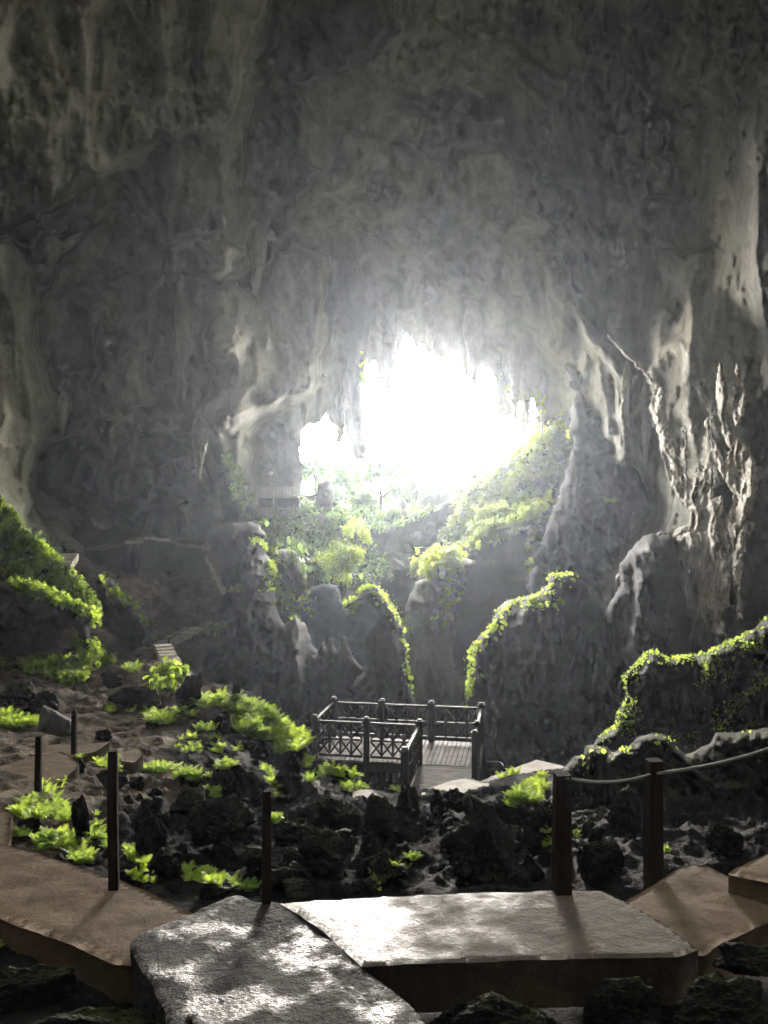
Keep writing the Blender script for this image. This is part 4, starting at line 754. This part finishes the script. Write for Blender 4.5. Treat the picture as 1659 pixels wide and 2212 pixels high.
# loose rubble: copies of a few small rocks
RB = []
for i in range(9):
    RB.append(boulder(500, 1780, 60, 48, 'small black rock in the rubble between the path and the deck', seed=900+i*13, Y=9., peak=.15*(i % 3), res=I3, name='rubble_rock', cat='rock')); ROCKS2.pop()
rnd = random.Random(11); cnt = 0
for t_ in range(400):
    if cnt > 110: break
    u, v = rnd.uniform(260, 1330), rnd.uniform(1700, 1925)
    if inpoly(np.array([u]), np.array([v]), [(600, 1935), (1320, 1915), (1450, 1990), (1500, 2100), (200, 2100), (240, 1890), (345, 1930)])[0] or (650 < u < 1230 and v < 1735): continue
    h = hit(u, v, [ground])
    if h is None or h[0].y > 20: continue
    o = RB[cnt] if cnt < 9 else RB[cnt % 9].copy()
    if cnt >= 9: COL.objects.link(o)
    k_ = rnd.uniform(.35, 1.15)*(h[0].y/11)**.3; o.location = h[0]-Vector((0, 0, .05)); o.rotation_euler = (rnd.uniform(-.3, .3), rnd.uniform(-.3, .3), rnd.uniform(0, 6.3)); o.scale = (k_, k_, k_*rnd.uniform(.8, 1.3))
    o['group'] = 'rubble rocks between the path and the deck'; cnt += 1

# ------------------------------------------------------------------ plants
def frond(rnd, L, az_, lift, n=9, droop=1.2, wid=.34):
    """one fern frond: an arching rib with toothed leaflets both sides"""
    V = []; Fc = []; ca, sa = math.cos(az_), math.sin(az_); pts = []
    for i in range(n+1):
        t_ = i/n; r = L*t_*(1-.12*t_); z = L*(lift*t_-droop*.5*t_*t_); pts.append((r, z))
    for i in range(1, n+1):
        t_ = i/n; r, z = pts[i]; r0, z0 = pts[i-1]; ln = L*wid*math.sin(PI*min(1, t_*.86+.12))**.8*(1 if i < n else .6); hw = L/n*.42
        for s_ in (-1, 1):
            bx0 = r0+(r-r0)*.15; bx1 = r; tipr = r+ln*.2; tips = s_*ln; zt = z-ln*.22+rnd.uniform(-.02, .02)*L
            k = len(V)
            for (rr, ss, zz) in ((bx0, 0, z0), (bx0*.45+tipr*.55-L/n*.45, tips*.5, (z0+zt)/2+.03*L), (tipr, tips, zt), (bx1, s_*.004, z)):
                V.append((ca*rr-sa*ss, sa*rr+ca*ss, zz))
            Fc.append((k, k+1, k+2, k+3))
    return V, Fc
def fern_proto(seed, nf=8, n=9):
    rnd = random.Random(seed); V = []; Fc = []
    for i in range(nf):
        v, f = frond(rnd, rnd.uniform(.7, 1.1), 2*PI*i/nf+rnd.uniform(-.4, .4), rnd.uniform(.75, 1.7), n, rnd.uniform(.9, 1.7), rnd.uniform(.34, .46)); k = len(V)
        V += v; Fc += [tuple(j+k for j in q) for q in f]
    return np.array(V), np.array(Fc)
FERNS = [fern_proto(i, 7, 9) for i in range(4)]; FERNS_S = [fern_proto(i+10, 5, 5) for i in range(4)]
def heart_proto():
    pts = [(0, 0, 0), (.30, .12, .05), (.52, .42, .02), (.40, .78, -.06), (0, 1.08, -.16), (-.40, .78, -.06), (-.52, .42, .02), (-.30, .12, .05)]
    return np.array(pts+[(0, .5, -.04)]), np.array([[8, i, (i+1) % 8, 8] for i in range(8)])
hv, hf = heart_proto(); hf3 = np.array([[8, i, (i+1) % 8] for i in range(8)])
def rotm(rnd, tilt, az_):
    return np.array(Matrix.Rotation(az_, 3, 'Z') @ Matrix.Rotation(tilt, 3, 'X'))
def scatter(name, polyuv, n, size, label, kind='fern', m='leaf', seed=1, along=False, jit=0., only=None, small=False, kindtag='stuff', cat=None, lift=0., minz=None):
    """leaves or small ferns rooted on the rock wherever the sight line through the patch meets it"""
    rnd = random.Random(seed); Vs = []; Fs_ = []; k = 0; poly = np.array(polyuv, float); made = 0; tries = 0
    if along:
        seg = np.linalg.norm(poly[1:]-poly[:-1], axis=1); cs = np.r_[0, np.cumsum(seg)]
    else: u0, v0 = poly.min(0); u1, v1 = poly.max(0)
    while made < n and tries < n*6:
        tries += 1
        if along:
            s_ = rnd.uniform(0, cs[-1]); i = min(int(np.searchsorted(cs, s_, 'right'))-1, len(seg)-1); q = poly[i]+(poly[i+1]-poly[i])*((s_-cs[i])/seg[i])
            jj = jit*(.6+1.8*abs(pn(np.array([[q[0]/20., q[1]/20., seed]]), 8)[0])*2); u, v = q[0]+rnd.gauss(0, jj), q[1]+abs(rnd.gauss(0, jj))*rnd.choice((-.6, 1, 1.4))
        else:
            u, v = rnd.uniform(u0, u1), rnd.uniform(v0, v1)
            if not inpoly(np.array([u]), np.array([v]), poly)[0]: continue
            if fbm(np.array([[u/(14. if kind == 'spray' else 24.), v/(9. if kind == 'spray' else 20.), seed*1.7]]), 2, seed)[0] < (-.12 if kind == 'spray' and n > 400 else -.22): continue
        h = hit(u, v, only)
        if h is None: continue
        p, nrm = h[0], h[1]
        if nrm.dot(p) > 0: nrm = -nrm
        p = p+nrm*lift
        sz = size*(rnd.uniform(.55, 1.25) if kind != 'heart' else rnd.choice((.45, .6, .8, 1., 1.1, 1.5)))
        if along and pn(np.array([[u/14., v/14., seed*1.3]]), 3)[0] < -.25 and rnd.random() < .8: made += .5; continue
        if kind == 'fern':
            pv_, pf_ = rnd.choice(FERNS_S if small else FERNS); R_ = rotm(rnd, rnd.uniform(-.3, .3), rnd.uniform(0, 2*PI)); V_ = (pv_@R_.T)*sz
            up = np.array(Vector((0, 0, 1)).lerp(nrm, .35).normalized()); V_ = V_+np.outer(V_[:, 2]*.5, up-np.array([0, 0, 1]))
        elif kind == 'heart':
            pv_, pf_ = hv, hf3; tilt = rnd.uniform(-2.3, -1.0); R_ = rotm(rnd, tilt, rnd.uniform(-1., 1.)); V_ = (pv_@R_.T)*sz; p = p+nrm*rnd.uniform(0, size*1.2)
        else:                                    # small leaf sprays
            pv_, pf_ = hv*np.array([.8, 1, 1]), hf3; R_ = np.array(Matrix.Rotation(rnd.uniform(0, 2*PI), 3, 'Z') @ Matrix.Rotation(rnd.uniform(-2.2, .3), 3, 'X')); V_ = (pv_@R_.T)*sz; p = p+nrm*rnd.uniform(0, size*1.6)+Vector((0, 0, rnd.uniform(0, size)))
        Vs.append(V_+np.array(p)); Fs_.append(pf_+k); k += len(V_); made += 1
    if not Vs: print('EMPTY', label); return None
    o = mesh_obj(name, np.concatenate(Vs), np.concatenate(Fs_), M[m], None, False); return tag(o, label, cat, None, kindtag)
def z7(l): return [(.4299*x, 1426.4+.4299*y) for x, y in l]          # helper for the lower left quarter
sc_ = scatter
# near and middle ferns
near = [ground]+ROCKS2
sc_('ferns', z7([(75, 760), (110, 700), (180, 700), (290, 715), (350, 790), (340, 815), (230, 800), (110, 790)]), 70, .13, 'bright fern patch below the left path edge', seed=1)
sc_('ferns', z7([(30, 860), (150, 870), (200, 880), (280, 860), (460, 900), (470, 1020), (400, 1030), (330, 1000), (240, 980), (150, 910), (40, 890)]), 60, .11, 'ferns spilling along the far edge of the left landing', seed=2)
sc_('ferns', z7([(200, 650), (260, 560), (320, 560), (330, 610), (270, 700), (210, 700)]), 26, .14, 'ferns beside the thin holed post', seed=3)
sc_('ferns', z7([(390, 470), (450, 450), (540, 480), (640, 520), (700, 550), (600, 560), (540, 540), (400, 510)]), 46, .17, 'low ferns between the path squares', seed=4)
sc_('ferns', z7([(720, 540), (830, 530), (960, 570), (1040, 560), (1140, 510), (1240, 490), (1180, 530), (1080, 580), (960, 610), (830, 570), (730, 560)]), 90, .16, 'line of ferns up to the crest of the domed boulder', seed=5)
sc_('ferns', z7([(1320, 540), (1370, 560), (1420, 650), (1430, 690), (1370, 690), (1330, 600)]), 34, .14, 'ferns down the right side of the domed boulder', seed=6)
sc_('ferns', z7([(1040, 640), (1100, 640), (1110, 690), (1060, 690)]), 12, .12, 'small fern tuft on the mossy boulder', seed=7)
sc_('ferns', z7([(605, 1000), (640, 960), (700, 960), (730, 1020), (650, 1040)]), 16, .10, 'ferns on the rounded rock at the stout post', seed=8)
sc_('ferns', z7([(735, 1040), (760, 1060), (795, 1140), (770, 1145), (640, 1090), (660, 1060)]), 16, .06, 'tiny ferns edging the left landing', seed=9)
sc_('ferns', z7([(910, 1040), (1000, 1060), (1060, 1070), (1150, 1100), (1230, 1120), (1320, 1170), (1250, 1160), (1150, 1130), (930, 1110)]), 42, .09, 'ferns over the wedge rock at the tip of the path', seed=10)
sc_('ferns', z7([(1365, 770), (1410, 770), (1415, 810), (1370, 815)]), 8, .10, 'fern tuft right of the pointed post', seed=11)
sc_('ferns', z7([(475, 770), (545, 760), (548, 940), (480, 910), (440, 880)]), 26, .10, 'ferns left of the stout post', seed=12)
sc_('ferns', z7([(0, 240), (60, 260), (120, 280), (190, 300), (190, 335), (100, 330), (30, 350), (0, 330)]), 60, .26, 'ferns at the left edge before the leaning slab', seed=13)
sc_('ferns', z7([(0, 0), (180, -20), (330, 0), (460, 50), (440, 110), (350, 130), (250, 100), (120, 70), (0, 60)]), 1700, 0.25, 'large fern bed on the upper left plateau', 'spray', 'leaf', seed=14)
sc_('ferns', z7([(375, -110), (440, -90), (500, -40), (560, 10), (620, 0), (560, 30), (470, 10), (400, -20)]), 700, 0.24, 'ferns at the foot of the rock ridge', 'spray', 'leaf', seed=15)
sc_('ferns', z7([(640, 20), (690, 30), (690, 60), (650, 60)]), 10, .42, 'small fern clump by the square dark block', seed=16)
sc_('ferns', z7([(800, 60), (870, 40), (920, 100), (900, 150), (820, 160), (740, 140), (790, 110)]), 420, 0.24, 'fern clump on the peaked rock near the pit', 'spray', 'leaf', seed=17)
sc_('ferns', z7([(640, 255), (740, 260), (860, 290), (880, 320), (800, 325), (700, 290)]), 50, .24, 'ferns behind the brown clearing', seed=18)
sc_('ferns', z7([(890, 245), (980, 255), (960, 290), (900, 285)]), 14, .26, 'lone fern clump by the brown clearing', seed=19)
sc_('ferns', z7([(980, 200), (1060, 200), (1110, 160), (1220, 200), (1310, 230), (1400, 300), (1340, 330), (1230, 290), (1120, 260), (1000, 230)]), 120, .28, 'ferns along the edge of the pit', seed=20)
sc_('ferns', z7([(1170, 300), (1300, 310), (1420, 310), (1520, 370), (1560, 440), (1500, 460), (1380, 470), (1310, 400), (1200, 360)]), 150, .27, 'dense ferns beside the left corner of the deck', seed=21)
sc_('ferns', z7([(1010, 330), (1100, 310), (1100, 400), (1030, 390), (870, 400)]), 22, .18, 'scattered ferns on the earth slope', seed=22)
sc_('ferns', z7([(880, 430), (1000, 420), (1150, 440), (1270, 420), (1250, 450), (1100, 470), (920, 470)]), 30, .13, 'sprinkled small ferns right of the clearing', seed=23)
sc_('ferns', z7([(535, 230), (580, 240), (575, 275), (545, 270)]), 7, .22, 'single fern beside a dark rock', seed=24)
sc_('ferns', [(735, 1690), (770, 1672), (860, 1690), (868, 1712), (800, 1705), (745, 1710)], 50, .2, 'ferns in the light under the deck', seed=25)
sc_('ferns', [(655, 1640), (668, 1640), (700, 1655), (760, 1665), (770, 1680), (700, 1672), (664, 1700)], 40, .2, 'ferns at the left foot of the deck', seed=26)
sc_('ferns', [(1050, 1660), (1100, 1655), (1150, 1665), (1130, 1680), (1060, 1680)], 22, .2, 'leafy plants right of the ramp', seed=27)
sc_('ferns', [(1095, 1745), (1130, 1700), (1185, 1665), (1190, 1690), (1165, 1735), (1120, 1735)], 70, .15, 'ferns pouring over the rock left of the rope', seed=28)
sc_('ferns', [(785, 1925), (800, 1895), (900, 1840), (910, 1850), (850, 1910), (820, 1930)], 10, .08, 'few small ferns in the gap behind the wet slab', seed=29)
sc_('ferns', [(1175, 1785), (1190, 1790), (1195, 1840), (1180, 1840)], 8, .09, 'small leaves beside the broad rope post', seed=30)
sc_('ferns', [(1240, 1800), (1260, 1800), (1262, 1812), (1242, 1812)], 4, .09, 'leaf tuft right of the broad rope post', seed=31)
sc_('ferns', [(1420, 1838), (1450, 1838), (1450, 1852), (1424, 1852)], 4, .1, 'leaf tuft right of the reddish post', seed=32)
sc_('ferns', [(-20, 2035), (60, 2040), (110, 2050), (175, 2070), (160, 2080), (80, 2065), (-20, 2050)], 20, .055, 'small ferns under the near edge of the left landing', seed=33)
# big left bank and ridges
sc_('ferns', [(0, 1085), (25, 1110), (60, 1160), (110, 1200), (160, 1245), (205, 1305), (215, 1345), (150, 1320), (60, 1285), (0, 1250)], 9000, 0.2, 'bright ferns covering the steep far left bank', 'spray', 'leaf', seed=34)
sc_('ferns', [(60, 1130), (100, 1150), (150, 1180), (120, 1200), (60, 1160)], 500, 0.26, 'dull green moss plants below the ledge path', 'spray', 'bush', seed=35)
sc_('ferns', [(215, 1250), (240, 1262), (300, 1330), (330, 1380), (290, 1330), (235, 1290)], 500, 0.26, 'ferns on the narrow rock ridge', 'spray', 'leaf', seed=36)
sc_('ferns', [(410, 1358), (440, 1350), (490, 1350), (480, 1370), (430, 1370)], 200, 0.24, 'ferns by the flat slabs', 'spray', 'bush', seed=37)
# vines: leaf trails on the pit rocks
VI = [(z4([(285, 185), (320, 180), (365, 215), (395, 240), (425, 255), (430, 300)]), 70, .3, 3, 'round leaved vine over the top of the left rock column'),
    (z4([(400, 300), (415, 360), (425, 440), (440, 480), (480, 500), (540, 520), (600, 545), (630, 555)]), 190, .3, 5, 'vine trail down the right edge of the left rock column'),
    (z4([(450, 520), (500, 560), (520, 600), (535, 650)]), 50, .3, 4, 'vine tail hanging below the left rock column'),
    (z4([(835, 470), (848, 540), (870, 580), (915, 530), (905, 570), (860, 590)]), 60, .26, 3, 'leafy trail in the notch of the mid pit rock'),
    (z4([(925, 500), (960, 465), (1000, 460), (1050, 495), (1100, 540), (1140, 600), (1170, 640), (1200, 700), (1225, 730)]), 180, .24, 3, 'vine curving over the pointed mid pit rock'),
    (z4([(1190, 770), (1205, 830), (1220, 900), (1200, 960), (1230, 1000), (1250, 1090), (1262, 1120)]), 50, .22, 3, 'thin vine hanging from the pointed mid pit rock'),
    ([(1016, 1500), (1016, 1450), (1022, 1400), (1045, 1378), (1070, 1350), (1085, 1320), (1115, 1300), (1165, 1290), (1190, 1262), (1196, 1240), (1238, 1240)], 210, .26, 4, 'glowing round leaves along the ledge of the massive cliff'),
    ([(1130, 1310), (1160, 1300), (1205, 1305), (1215, 1295)], 30, .26, 4, 'loose leaves under the cliff ledge'),
    (z5([(520, 730), (590, 660), (680, 560), (730, 530), (790, 530)]), 110, .085, 3, 'vine over the left shoulder of the big outcrop'),
    (z5([(800, 545), (870, 590), (1000, 570), (1100, 550), (1200, 520), (1300, 470), (1380, 420)]), 170, .09, 3.5, 'round leaved vine along the crest of the big outcrop'),
    (z5([(1330, 430), (1400, 390), (1480, 330), (1560, 250), (1640, 180), (1700, 130)]), 260, .12, 8, 'thick vine climbing the right crest of the big outcrop'),
    (z5([(520, 740), (525, 800), (520, 850), (540, 880)]), 26, .085, 2.5, 'few leaves hanging from the outcrop shoulder'),
    (z5([(560, 900), (500, 980), (480, 1060), (560, 1130), (600, 1040), (600, 940), (570, 900)]), 130, .08, 5, 'leafy cascade on the left flank of the big outcrop'),
    (z5([(480, 1090), (400, 1150), (310, 1210), (290, 1230)]), 60, .08, 3, 'vine running down towards the rope'),
    (z5([(1130, 600), (1270, 600), (1260, 660), (1140, 640), (1180, 720), (1130, 780)]), 60, .08, 5, 'scattered leaves on the dark face of the outcrop'),
    (z5([(1400, 500), (1480, 460), (1560, 470), (1620, 430), (1540, 560)]), 70, .08, 6, 'leaf clumps near the right crest'),
    (z5([(1290, 760), (1340, 700), (1380, 720)]), 30, .06, 5, 'tiny leaves in the middle of the outcrop'),
    (z5([(1270, 1090), (1300, 1030), (1360, 990), (1420, 940), (1480, 860), (1540, 820), (1620, 760), (1660, 700)]), 190, .085, 5, 'vine slanting up the lower right face of the outcrop'),
    (z5([(1000, 1200), (1050, 1190), (1100, 1200), (1060, 1240), (980, 1220)]), 60, .08, 4, 'bright leaf clump at the foot of the outcrop'),
    (z5([(880, 1210), (960, 1200), (1040, 1170), (1110, 1150)]), 40, .07, 3, 'darker leaves left of the bright clump'),
    (z5([(750, 1180), (790, 1180), (830, 1170)]), 14, .07, 3, 'small leaves on the near black outcrop'),
    (z5([(430, 1320), (500, 1310), (550, 1290)]), 20, .06, 3, 'pale leaf spray above the left rope post'),
    (z5([(190, 1360), (235, 1400), (245, 1480)]), 14, .05, 2, 'hanging leaves beside the left rope post'),
    (z5([(1510, 1170), (1530, 1100), (1560, 1060)]), 16, .06, 3, 'yellowish leaves hanging at the right edge')]
def vine(pl, n_, s_, j_, lb, m, sd):
    o = sc_('vine', pl, n_, s_, lb, 'heart', m, sd, True, j_, kindtag=None, cat='vine')
    if o is None: return
    pts = []
    q = rough(pl, 2.5, 5, sd, False)
    for a in q:
        h = hit(a[0], a[1])
        if h and (not pts or abs(h[0].y-pts[-1].y) < .12*h[0].y): pts.append(h[0]*.998)
    if len(pts) > 2: mb = MB(); mb.tube(pts, s_*.07, 5); mb.build('stem', M['bark'], o, True)
for i, (pl, n_, s_, j_, lb) in enumerate(VI): vine(pl, int(n_*2.4), s_*.68, j_*1.25, lb, 'vine', 100+i)
SHELL = (BVHTree.FromPolygons(np.r_[pv].tolist(), Fs.tolist()), wall); BV.append(SHELL)
# far slopes
sc_('shrubs', [(880, 1240), (930, 1190), (980, 1130), (1000, 1075), (1060, 1030), (1100, 990), (1160, 950), (1205, 915), (1228, 925), (1236, 965), (1210, 1010), (1190, 1080), (1165, 1130), (1100, 1160), (1040, 1190), (1000, 1180), (980, 1230), (920, 1260)], 6500, .58, 'sunlit shrubs and creepers covering the right slope of the mouth', 'spray', 'slope', 51)
sc_('creeper', [(1190, 935), (1228, 925), (1240, 960), (1205, 1030), (1190, 1090), (1172, 1140), (1152, 1200), (1145, 1240), (1132, 1180), (1160, 1100), (1185, 1030)], 1300, .3, 'yellow green creeper hanging down the right rim of the mouth', 'heart', 'slope', 52)
sc_('shrubs', [(545, 1120), (560, 1100), (640, 1080), (700, 1100), (780, 1090), (870, 1105), (950, 1100), (900, 1130), (800, 1160), (700, 1180), (640, 1200), (600, 1190)], 3200, .45, 'mixed shrubs left below the mouth', 'spray', 'bush', 53)
sc_('shrubs', [(600, 1190), (680, 1190), (780, 1160), (840, 1200), (850, 1260), (780, 1270), (700, 1265), (650, 1250)], 900, .42, 'shrubs above the blue pit', 'spray', 'bush', 54)
sc_('shrubs', [(940, 1290), (960, 1230), (1010, 1200), (990, 1270), (965, 1340), (950, 1360)], 260, .4, 'leaf trail on the fluted column right of the gully', 'spray', 'slope', 55)
sc_('ivy', [(478, 970), (500, 975), (520, 1020), (545, 1070), (555, 1110), (530, 1115), (505, 1090), (490, 1040)], 900, .26, 'ivy mantle beside the distant balcony', 'spray', 'bush', 56)
sc_('hanging_creeper', [(776, 755), (786, 760), (790, 830), (782, 900), (778, 850)], 60, .3, 'yellow lit creeper on the left edge of the main opening', 'heart', 'slope', 57)
for i, (pl, lb) in enumerate([([(1083, 755), (1082, 790), (1092, 820), (1100, 870)], 'string of leaves hanging right of the main opening'), ([(1148, 830), (1152, 860), (1148, 900)], 'short leaf string over the right notches'), ([(1165, 840), (1175, 870), (1166, 920)], 'second leaf string over the right notches'), ([(1210, 870), (1216, 900), (1216, 930)], 'leaf string above the creeper on the rim'), ([(1300, 1078), (1320, 1076)], 'tiny lit leaves on a ledge of the dark right wall'), ([(505, 1268), (515, 1260), (500, 1275)], 'few round leaves on the dark column face')]):
    vine(pl, 30, .3, 2.5, lb, 'slope', 140+i)

# trees and bushes beyond the mouth
def tree(u, vb, vt, wpx, Y, label, m='bush', nl=900, seed=1, leaf=.45, cat='tree', name='tree', trunk=True):
    rnd = random.Random(seed); p = p3(u, vb, Y); H = (vb-vt)/F_*Y; W = wpx/F_*Y/2; t = tag(empty(name, p), label, cat, 'trees and bushes beyond the pit')
    mb = MB(); cl = []
    top = H*(.45 if trunk else .2)
    mb.tube([(0, 0, -.6), (W*.05, 0, top*.6), (W*.02, 0, top), (0, 0, H*.8)], [H*.035, H*.028, H*.022, H*.008], 7)
    for i in range(7):
        a = rnd.uniform(0, 2*PI); r = rnd.uniform(.45, .85)*W; z = H*rnd.uniform(.45, .9) if trunk else H*rnd.uniform(.2, .85)
        e = Vector((math.cos(a)*r, math.sin(a)*r, z)); mb.tube([(0, 0, z*.55), (e.x*.5, e.y*.5, z*.82), tuple(e)], [H*.014, H*.01, H*.004], 5); cl.append((e, rnd.uniform(.28, .5)*W))
    cl.append((Vector((0, 0, H*.85)), W*.5)); mb.build('trunk', M['bark'], t, True)
    Vs = []; Fq = []; k = 0
    for i in range(nl):
        c, r = rnd.choice(cl); d = Vector((rnd.gauss(0, 1), rnd.gauss(0, 1), rnd.gauss(0, .8))).normalized()*r*rnd.uniform(.5, 1.15)
        q = c+d; R_ = np.array(Matrix.Rotation(rnd.uniform(0, 2*PI), 3, 'Z') @ Matrix.Rotation(rnd.uniform(-2.4, .6), 3, 'X')); V_ = (hv*np.array([.7, 1, 1])@R_.T)*leaf*rnd.uniform(.6, 1.2)+np.array(q)
        Vs.append(V_); Fq.append(hf3+k); k += 9
    mesh_obj('crown', np.concatenate(Vs), np.concatenate(Fq), M[m], t, False)
tree(735, 1275, 1175, 105, 74, 'round bright bush above the blue pit', 'slope', 2600, 1, .26, 'bush', 'bush', False)
tree(770, 1180, 1120, 60, 80, 'pale bush halfway up the left of the gully', 'slope', 900, 2, .24, 'bush', 'bush', False)
tree(640, 1120, 1078, 60, 92, 'bush in front of the distant balcony', 'bush', 900, 3, .26, 'bush', 'bush', False)
tree(600, 1170, 1120, 60, 84, 'bush on the path down from the balcony', 'bush', 900, 4, .26, 'bush', 'bush', False)
tree(1070, 1170, 1120, 60, 80, 'spreading bush on the lower right slope', 'slope', 800, 5, .26, 'bush', 'bush', False)
for i, (u_, vb_, vt_, w_, Y_, lb) in enumerate([(820, 1105, 975, 130, 118, 'tree glowing in the daylight at the centre of the mouth'), (745, 1100, 1010, 90, 122, 'leafy tree behind the lone rock stump'), (680, 1090, 985, 70, 125, 'pale tree seen through the left opening'), (880, 1105, 1030, 100, 126, 'low tree in the middle of the mouth'), (960, 1100, 1040, 90, 122, 'small tree near the low point of the rim'), (1030, 1060, 985, 70, 124, 'slim tree on the right rim of the mouth'), (1110, 1010, 940, 70, 122, 'tree behind the sunlit right slope'), (1170, 960, 900, 60, 120, 'tree at the top of the right slope'), (790, 1110, 1065, 50, 104, 'dark bush on the rim left of centre')]):
    tree(u_, vb_+12, vt_, w_, Y_, lb, 'bush', 2400, 20+i, .8)
GUIDE = 0; SANG = 40; SUNE, HAZE, ANISO, EXPO, PORTAL = .25, .00115, .75, 5.6, True
# ------------------------------------------------------------------ camera
cd = bpy.data.cameras.new('camera'); cam = bpy.data.objects.new('camera', cd); COL.objects.link(cam)
cam.rotation_euler = (math.radians(90), 0, 0); cd.sensor_fit = 'VERTICAL'; cd.sensor_height = 36; cd.lens = 36*F_/2212
cd.clip_start = .1; cd.clip_end = 1500; S.camera = cam
# ------------------------------------------------------------------ light: overcast daylight through the openings
SUN_EL, SUN_AZ = math.radians(9.5), math.radians(4.)
w = bpy.data.worlds.new('World'); S.world = w; w.use_nodes = True; nt = w.node_tree; nt.nodes.clear()
sk = nt.nodes.new('ShaderNodeTexSky'); sk.sky_type = 'NISHITA'; sk.sun_disc = False; sk.sun_elevation = SUN_EL; sk.sun_rotation = SUN_AZ
sk.air_density = 1.; sk.dust_density = 2.; sk.ozone_density = 1.
hs = nt.nodes.new('ShaderNodeHueSaturation'); hs.inputs['Saturation'].default_value = .25; nt.links.new(sk.outputs[0], hs.inputs['Color'])
bg = nt.nodes.new('ShaderNodeBackground'); bg.inputs[1].default_value = .15; nt.links.new(hs.outputs[0], bg.inputs[0])
wo = nt.nodes.new('ShaderNodeOutputWorld'); nt.links.new(bg.outputs[0], wo.inputs[0])
sd = bpy.data.lights.new('sun', 'SUN'); sd.energy = SUNE; sd.angle = math.radians(SANG); sd.color = (1, .95, .86)
so = bpy.data.objects.new('sun', sd); COL.objects.link(so)
sv = Vector((math.sin(SUN_AZ)*math.cos(SUN_EL), math.cos(SUN_AZ)*math.cos(SUN_EL), math.sin(SUN_EL)))
so.rotation_euler = sv.to_track_quat('Z', 'Y').to_euler(); so.location = (8, 140, 40)
# sampling portal in the mouth of the cave: it gives off no light, it only tells the renderer where the sky is
for px_, pz_, sx_, sz_ in ((9.7, 10.6, 24.8, 22.4), (-6.4, 6.6, 7.2, 12.2)):
    pd = bpy.data.lights.new('mouth_portal', 'AREA'); pd.shape = 'RECTANGLE'; pd.size = sx_; pd.size_y = sz_; pd.cycles.is_portal = True
    po = bpy.data.objects.new('mouth_portal', pd); COL.objects.link(po); po.location = (px_, 99.3, pz_); po.rotation_euler = (math.radians(-90), 0, 0)
# ------------------------------------------------------------------ air
if HAZE:
    m_, nt_, out_ = mat('hazy cave air'); vo_ = nt_.nodes.new('ShaderNodeVolumePrincipled'); vo_.inputs['Density'].default_value = HAZE
    vo_.inputs['Color'].default_value = (.225, .25, .29, 1); vo_.inputs['Anisotropy'].default_value = ANISO; nt_.links.new(vo_.outputs[0], out_.inputs['Volume'])
    hz = MB(); hz.box((-245, -245, -48), (245, 245, 75)); h_ = hz.build('haze', m_); tag(h_, 'thin pale haze hanging in the cave air', None, None, 'stuff')
cy = S.cycles; cy.max_bounces = 7; cy.diffuse_bounces = 5; cy.glossy_bounces = 2; cy.transmission_bounces = 3; cy.volume_bounces = 1; cy.transparent_max_bounces = 4
cy.use_denoising = True; cy.sample_clamp_indirect = 6; cy.caustics_reflective = False; cy.caustics_refractive = False
try: cy.denoiser = 'OPENIMAGEDENOISE'; cy.denoising_prefilter = 'ACCURATE'
except Exception: pass
vs_ = S.view_settings; vs_.view_transform = 'Standard'; vs_.look = 'None'; vs_.exposure = EXPO; vs_.gamma = 1

if GUIDE:
    cy.use_guiding = True; cy.use_surface_guiding = True; cy.use_volume_guiding = True; cy.guiding_training_samples = GUIDE
